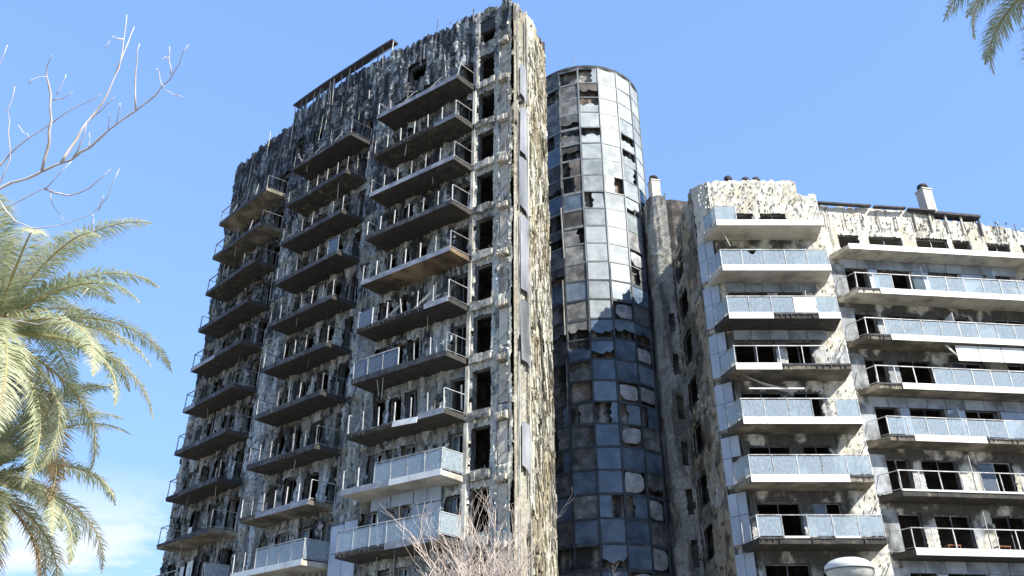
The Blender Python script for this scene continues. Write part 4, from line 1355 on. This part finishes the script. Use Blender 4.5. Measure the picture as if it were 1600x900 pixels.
# long balconies of the right bay
R1 = [('1111111111', '0', '0', '0', 2), ('0111111111', '010011111111', '1', '1', 2), ('0111111111', '011111111111', '1', '1', 1), ('0111111111', '000111111111', '1', '1', 1),
      ('0111000111', '111111111111', '1', '1', 1), ('pppppppppp', '0', '1', '1', 0), ('1111111111', '0', '1', '1', 0), ('1111111111', '1', '1', '1', 1), ('1111111111', '1', '1', '1', 2)]
for k, (fa, pn, po, ra, sm_) in enumerate(R1):
    bal = balcony(block, BR, .55, 14.9, Q(k) - .02, 1.32, 12, po, pn, fa, SM[sm_], th=.3, rails=ra, fh=.36, skew=(.65, 0), left=0 if k == 0 else 1, right=0, seed=140 + k)
    w2 = 14.35 / 2
    if k in (1, 4, 7):
        for xx in (-w2 + 5.0, -w2 + 9.6):
            divider(bal, xx, -1.25, -.05, 1.75, M_GLASS)
    if k == 2:
        divider(bal, -w2 + 6.2, -1.25, -.05, 1.7, M_FWHITE)
        # blinds dropped from this slab in front of the storey below
        for i in range(5):
            link('blind', box_mesh('blind', 1.35, .03, .95, M_FWHITE), bal, (-w2 + 6.6 + i * 1.4, -1.1, -1.32))
        q = MB(); q.v = [(-w2 + 5.3, -1.12, -.36), (-w2 + 5.5, -1.12, -.36), (-w2 + 6.2, -1.12, -1.3), (-w2 + 6.0, -1.1, -1.1), (-w2 + 5.3, -1.06, -.36), (-w2 + 5.5, -1.06, -.36), (-w2 + 6.2, -1.06, -1.3), (-w2 + 6.0, -1.04, -1.1)]
        q.f = [(3, 2, 1, 0), (4, 5, 6, 7), (0, 1, 5, 4), (1, 2, 6, 5), (2, 3, 7, 6), (3, 0, 4, 7)]
        link('torn_awning', q.mesh('torn_awning', M_STRIP), bal)
    if k in (5, 6):
        divider(bal, -w2 + 4.9, -1.2, -1.12, 2.0, M_RAIL)
        divider(bal, -w2 + 9.4, -1.2, -1.12, 2.0, M_RAIL)
    if k == 6:
        M_WOODR = mat_mix('rusty_frame', [(0.3, (.25, .1, .05)), (.7, (.42, .2, .1))], 4, rough=.8)
        for xx in (-w2 + 2.9, -w2 + 5.6):
            q = MB()
            q.box(-.35, .35, -.2, .2, .25, .28)
            for sx in (-.32, .29):
                for sy in (-.18, .15):
                    q.box(sx, sx + .03, sy, sy + .03, .0, .249)
            link('low_stool', q.mesh('low_stool', M_WOODR), bal, (xx, -1.0, .002))

# ------------------------------------------------------------------ vegetation
def pix(x, y, d):
    """a point seen at photo pixel (x,y), d metres along the view axis: used to survey where things stand"""
    c_, s_ = math.cos(R(PITCH)), math.sin(R(PITCH))
    u = (x - 800) / FPX; v = (450 - y) / FPX
    return Vector((u * d, (c_ - v * s_) * d, (s_ + v * c_) * d + EYE))


def mat_leaf(name, stops, trans=0.35, rand=0.25):
    m, nt, bs, out = nodes_of(name)
    oi = nt.nodes.new('ShaderNodeObjectInfo')
    no = noise_node(nt, 2.5, 4)
    ad = nt.nodes.new('ShaderNodeMath'); ad.operation = 'MULTIPLY_ADD'; ad.inputs[1].default_value = rand
    nt.links.new(oi.outputs['Random'], ad.inputs[0]); nt.links.new(no.outputs['Fac'], ad.inputs[2])
    rp = ramp(nt, ad.outputs[0], stops)
    nt.links.new(rp.outputs[0], bs.inputs['Base Color'])
    bs.inputs['Roughness'].default_value = 0.45
    tl = nt.nodes.new('ShaderNodeBsdfTranslucent')
    nt.links.new(rp.outputs[0], tl.inputs[0])
    mx = nt.nodes.new('ShaderNodeMixShader'); mx.inputs[0].default_value = trans
    nt.links.new(bs.outputs[0], mx.inputs[1]); nt.links.new(tl.outputs[0], mx.inputs[2])
    nt.links.new(mx.outputs[0], out.inputs[0])
    return m


M_FROND = mat_leaf('palm_leaflets', [(0.3, (.2, .25, .14)), (0.5, (.38, .43, .25)), (0.72, (.56, .57, .38)), (0.95, (.62, .58, .4))], .4)
M_FRONDD = mat_leaf('dry_palm_leaflets', [(0.3, (.2, .14, .07)), (0.7, (.36, .26, .14))], .2)
M_RIB = mat_mix('frond_rib', [(.3, (.3, .26, .12)), (.7, (.45, .36, .18))], 4, rough=.6, bmp=.1)
M_PTRUNK = mat_mix('palm_bark', [(.3, (.1, .07, .05)), (.6, (.22, .16, .11))], 6, (1, 1, 3), .95, .8)
M_BARK = mat_mix('pale_bark', [(.3, (.4, .34, .31)), (.5, (.58, .52, .48)), (.7, (.68, .63, .59))], 5, (1, 1, .4), .8, .3)
M_TWIG = mat_mix('twig_bark', [(.3, (.34, .26, .21)), (.5, (.5, .41, .34)), (.75, (.62, .54, .46))], 5, (1, 1, .4), .8, .1)


def frond_mesh(length, e0, droop, seed, mat, dens=40):
    """one pinnate frond: rib curves in the local x-z plane; leaflets hang in a V"""
    r = random.Random(seed)
    n = 22
    pts = []; p = Vector((0, 0, 0)); e = e0
    side = r.uniform(-.25, .25)
    az = 0.0
    for i in range(n + 1):
        pts.append(p.copy())
        t = i / n
        d = Vector((math.cos(e) * math.cos(az), math.cos(e) * math.sin(az), math.sin(e)))
        p = p + d * (length / n)
        e -= droop * (.35 + 1.5 * t) / n
        az += side / n
    rib = MB().tube(pts, [.034 * (1 - .85 * i / n) + .004 for i in range(n + 1)], 5)
    V, F = [], []
    N = int(length * dens)
    for j in range(N):
        t = .10 + .90 * j / N
        f = t * n; i = min(int(f), n - 1); q = pts[i].lerp(pts[i + 1], f - i)
        tg = (pts[i + 1] - pts[i]).normalized()
        sd_ = tg.cross(Vector((0, 0, 1))).normalized(); up = sd_.cross(tg)
        L_ = (.6 * math.sin(math.pi * min(1, .16 + t * .86)) ** .7 + .06) * r.uniform(.75, 1.15)
        for sgn in (-1, 1):
            fw = r.uniform(.45, .8); lift = r.uniform(-.05, .5) - .5 * max(0, t - .3)
            d = (sd_ * sgn + tg * fw + up * lift).normalized()
            tip = q + d * L_ + Vector((0, 0, -1)) * L_ * L_ * r.uniform(.25, .75)
            mid = q + d * L_ * .5 + Vector((0, 0, -1)) * L_ * L_ * .06
            wv = d.cross(up).normalized() * r.uniform(.009, .014) + up * r.uniform(-.006, .006)
            b = len(V)
            V += [tuple(q - wv * .6), tuple(q + wv * .6), tuple(mid + wv), tuple(mid - wv), tuple(tip)]
            F += [(b, b + 1, b + 2), (b, b + 2, b + 3), (b + 3, b + 2, b + 4)]
    return rib.mesh('frond', M_RIB), mesh_np('leaflets', np.array(V), np.array(F), mat)


def palm(label, base, height, n, length, seed, lean=(0, 0), group=None, only=None):
    r = random.Random(seed)
    root = thing('palm_tree', label, 'tree', base, 0, group)
    b = MB(); m = 12
    tp = []
    for i in range(m + 1):
        t = i / m
        tp.append((lean[0] * t * t, lean[1] * t * t, -.05 + (height + .05) * t))
    prof = []
    b.tube(tp, [.3 * (1 - .25 * i / m) + (.06 if i == 0 else 0) for i in range(m + 1)], 14)
    # old leaf bases as rings of stubs
    for k in range(26):
        for q in range(7):
            a = q * 2 * math.pi / 7 + k * .45
            z = height - 3.2 + k * .125
            t = z / height
            rr = .24 + (.1 if z > height - .8 else 0)
            x0_, y0_ = lean[0] * t * t, lean[1] * t * t
            b.tube([(x0_ + rr * math.cos(a), y0_ + rr * math.sin(a), z), (x0_ + (rr + .1) * math.cos(a), y0_ + (rr + .1) * math.sin(a), z + .17)], [.06, .03], 4)
    link('trunk', b.mesh('trunk', M_PTRUNK), root)
    meshes = {}
    for i in range(n):
        t = (i + .5) / n
        e0 = 1.45 - 2.1 * t ** 0.9 + r.uniform(-.12, .12)
        az = i * 2.39996 + r.uniform(-.2, .2)
        key = (min(9, int(t * 10)), r.randrange(2))
        if key not in meshes:
            meshes[key] = frond_mesh(length * r.uniform(.88, 1.08), 1.45 - 2.1 * ((key[0] + .5) / 10) ** .9, r.uniform(1.25, 1.75), seed * 100 + key[0] * 3 + key[1], M_FRONDD if key[0] == 9 and key[1] == 0 else M_FROND)
        rm, lm = meshes[key]
        o = link('frond', rm, root, (lean[0] + .12 * math.cos(az), lean[1] + .12 * math.sin(az), height - .05 - .35 * t))
        o.rotation_euler = (r.uniform(-.15, .15), r.uniform(-.1, .1), az)
        link('leaflets', lm, o)
    return root


p1 = pix(-12, 505, 19.5)
palm('tall palm with long drooping fronds standing left of the burnt tower', (p1.x, p1.y, 0), p1.z, 50, 4.25, 3)
p2 = pix(-25, 735, 21.0)
palm('shorter palm half hidden below the fronds of the tall palm', (p2.x, p2.y, 0), p2.z, 44, 3.8, 5)
p3 = pix(1725, -112, 17.0)
palm('palm whose frond tips hang in over the roof of the pale apartment block', (p3.x, p3.y, 0), p3.z, 46, 3.4, 8)


def branch(root, pts, r0, r1, mat, n=6, jit=.03, seed=0, name='branch'):
    r = random.Random(seed)
    P = [Vector(p) for p in pts]; Q_ = [P[0]]
    for a, b in zip(P[:-1], P[1:]):
        k = max(2, int((b - a).length / .22))
        for i in range(1, k + 1):
            q = a.lerp(b, i / k)
            if i < k:
                q += Vector((r.uniform(-1, 1), r.uniform(-1, 1), r.uniform(-1, 1))) * jit
            Q_.append(q)
    m = len(Q_)
    rad = [r0 + (r1 - r0) * (i / (m - 1)) ** .8 for i in range(m)]
    rad = [q * r.uniform(.9, 1.15) for q in rad]
    off = root.location
    return link(name, MB().tube([q - off for q in Q_], rad, n).mesh(name, mat, True), root)


bt_base = Vector((-10.6, 11.0, 0))
bare = thing('bare_tree', 'leafless pale tree reaching its branches over the palm crowns', 'tree', bt_base)
k_ = .4665
J0 = Vector((-10.3, 10.9, 4.6)); J1 = Vector((-9.7, 10.6, 6.6)); J2 = Vector((-9.6, 10.5, 8.0))
branch(bare, [bt_base - Vector((0, 0, .05)), (-10.5, 10.95, 2.4), J0, J1, J2, (-9.3, 10.6, 10.2)], .17, .04, M_BARK, 8, .02, 1, 'trunk')
BL = [  # (start joint, depth start, depth end, points in survey units, radius)
    (J1, 12.6, 11.6, [(0, 630), (130, 580), (240, 535), (300, 495), (365, 435), (455, 370), (520, 320), (570, 265), (600, 215), (630, 150)], .05),
    (None, 12.2, 12.6, [(205, 548), (240, 490), (270, 440), (290, 410), (340, 350), (375, 280), (400, 225), (415, 130), (425, 50)], .03),
    (None, 12.5, 12.8, [(385, 255), (430, 140), (450, 90)], .016),
    (None, 12.5, 12.3, [(415, 132), (380, 120), (350, 162)], .012),
    (J2, 13.4, 13.0, [(0, 555), (60, 490), (170, 415), (260, 355), (340, 315)], .034),
    (None, 12.4, 12.0, [(140, 575), (165, 480), (172, 400), (170, 320), (155, 250), (160, 215), (175, 185)], .032),
    (None, 12.1, 12.0, [(175, 335), (210, 330), (243, 308)], .012),
    (None, 11.9, 11.8, [(455, 368), (453, 270), (460, 200), (468, 145)], .018),
    (J1, 12.4, 12.2, [(0, 700), (80, 665), (160, 625), (240, 540)], .03),
    (None, 12.3, 11.9, [(150, 632), (230, 655), (300, 630), (370, 568)], .02),
    (J0, 11.8, 11.6, [(0, 672), (50, 740), (110, 765), (200, 755), (310, 715), (360, 660), (400, 565)], .022),
    (J2, 13.2, 13.2, [(0, 612), (35, 530), (28, 440), (25, 370), (50, 290)], .026),
    (J2, 13.6, 13.6, [(-40, 320), (0, 212), (25, 150)], .022),
    (None, 12.2, 12.1, [(245, 528), (270, 480), (290, 415)], .016),
    (None, 11.7, 11.7, [(572, 252), (566, 200), (568, 155)], .01),
    (None, 11.7, 11.7, [(552, 292), (535, 262), (525, 228)], .008),
    (None, 11.7, 11.6, [(550, 300), (580, 318), (612, 325)], .009),
    (None, 11.7, 11.6, [(566, 192), (555, 188), (540, 196)], .007),
    (None, 12.0, 11.9, [(390, 412), (396, 380), (402, 345)], .01),
    (None, 12.0, 11.9, [(363, 434), (366, 405), (368, 383)], .009),
    (None, 12.1, 12.1, [(297, 494), (300, 470), (298, 445)], .009),
    (None, 12.4, 12.2, [(300, 402), (340, 370), (385, 325)], .01),
    (None, 13.2, 13.2, [(98, 462), (78, 445), (60, 418)], .01),
    (None, 12.0, 11.9, [(158, 258), (120, 262), (95, 280)], .008),
    (None, 12.0, 12.0, [(188, 318), (205, 290), (222, 250)], .009),
    (J0, 12.0, 12.0, [(-30, 1050), (0, 1065), (129, 1087), (236, 1035), (296, 965)], .012),
    (None, 12.3, 12.2, [(170, 640), (178, 690), (215, 740)], .008),
    (None, 11.7, 11.6, [(310, 716), (315, 735), (312, 750)], .007),
    (None, 11.65, 11.6, [(328, 705), (338, 680), (345, 655)], .008),
]
for i, (j_, d0, d1, ps, r0) in enumerate(BL):
    n_ = len(ps)
    P = [pix(x * k_, y * k_, d0 + (d1 - d0) * q / (n_ - 1)) for q, (x, y) in enumerate(ps)]
    if j_ is not None:
        P = [j_] + P
    branch(bare, P, r0 * .82, .005, M_BARK, 6, .018, 40 + i)


def shrub_tree(label, base, height, spread, seed, limbs=9, trunk_h=2.0):
    r = random.Random(seed)
    root = thing('bare_tree', label, 'tree', base)
    branch(root, [Vector(base) - Vector((0, 0, .05)), Vector(base) + Vector((.05, 0, trunk_h * .5)), Vector(base) + Vector((0, .04, trunk_h))], .1, .07, M_TWIG, 8, .02, seed, 'trunk')
    for i in range(limbs):
        a = 2 * math.pi * i / limbs + r.uniform(-.3, .3)
        lean = r.uniform(.08, .42) if i else .05
        lb = MB(); tw = MB()

        def grow(p, d, L_, rad, lev, mb):
            n_ = 4; pts = [p]; q = p.copy(); dd = d.copy()
            for k in range(n_):
                dd = (dd + Vector((r.gauss(0, .16), r.gauss(0, .16), r.gauss(0.06, .08)))).normalized()
                q = q + dd * L_ / n_
                pts.append(q.copy())
            mb.tube(pts, [rad * (1 - .6 * k / n_) for k in range(n_ + 1)], 5 if lev == 0 else 3, cap=False)
            if lev >= 3:
                return
            for k in range((8, 6, 4)[lev]):
                t = r.uniform(.25, 1.0); f = t * n_; ii = min(int(f), n_ - 1)
                o_ = pts[ii].lerp(pts[ii + 1], f - ii)
                nd = (dd + Vector((r.gauss(0, .55), r.gauss(0, .55), r.gauss(.12, .3)))).normalized()
                grow(o_, nd, L_ * r.uniform(.32, .6), max(rad * .45, .0035), lev + 1, tw)
        d0 = Vector((math.cos(a) * lean, math.sin(a) * lean, 1)).normalized()
        grow(Vector((0, 0, trunk_h * r.uniform(.75, .99))), d0, (height - trunk_h) * r.uniform(.6, .85) * (1 + spread * lean * .2), .036, 0, lb)
        o = link('limb', lb.mesh('limb', M_TWIG), root)
        t_ = link('twigs', tw.mesh('twigs', M_TWIG), o)
        t_['kind'] = 'stuff'
    return root


q1 = pix(738, 900, 17.0)
shrub_tree('dense twiggy leafless tree in front of the burnt tower', (q1.x, q1.y, 0), 5.4, 1.0, 4, 12, 2.0)
q2 = pix(878, 900, 17.6)
shrub_tree('smaller leafless tree at the foot of the round stair tower', (q2.x, q2.y, 0), 4.7, 1.0, 9, 9, 1.9)

# ------------------------------------------------------------------ street lamp
M_LAMP = mat_mix('lamp_shell', [(.3, (.55, .54, .48)), (.7, (.68, .67, .6))], 3, rough=.35, bmp=0)
M_POST = mat_mix('lamp_post_paint', [(.3, (.12, .13, .13)), (.7, (.2, .21, .21))], 5, rough=.5, bmp=.1)
M_BOWL = mat_glass('lamp_bowl', (.55, .56, .5), .85, .2, (.62, .62, .56))
lp = pix(1326, 888, 12.2)
lamp = thing('street_lamp', 'pale domed street lamp head on a post before the apartment block', 'lamp', (lp.x, lp.y, 0))
lz = lp.z
link('post', MB().lathe([(.11, 0), (.11, .5), (.06, .6), (.045, lz - .3), (.05, lz - .2), (0, lz - .19)], 12).mesh('post', M_POST, True), lamp)
link('dome', MB().lathe([(.33, lz - .02), (.335, lz + .02), (.315, lz + .05), (.26, lz + .095), (.18, lz + .125), (.08, lz + .14), (0, lz + .143)], 28).mesh('dome', M_LAMP, True), lamp)
link('rim', MB().lathe([(.325, lz - .035), (.345, lz - .03), (.345, lz - .022), (.325, lz - .0205)], 28).mesh('rim', M_POST, True), lamp)
link('bowl', MB().lathe([(.32, lz - .04), (.3, lz - .12), (.22, lz - .19), (.06, lz - .2)], 28).mesh('bowl', M_BOWL, True), lamp)
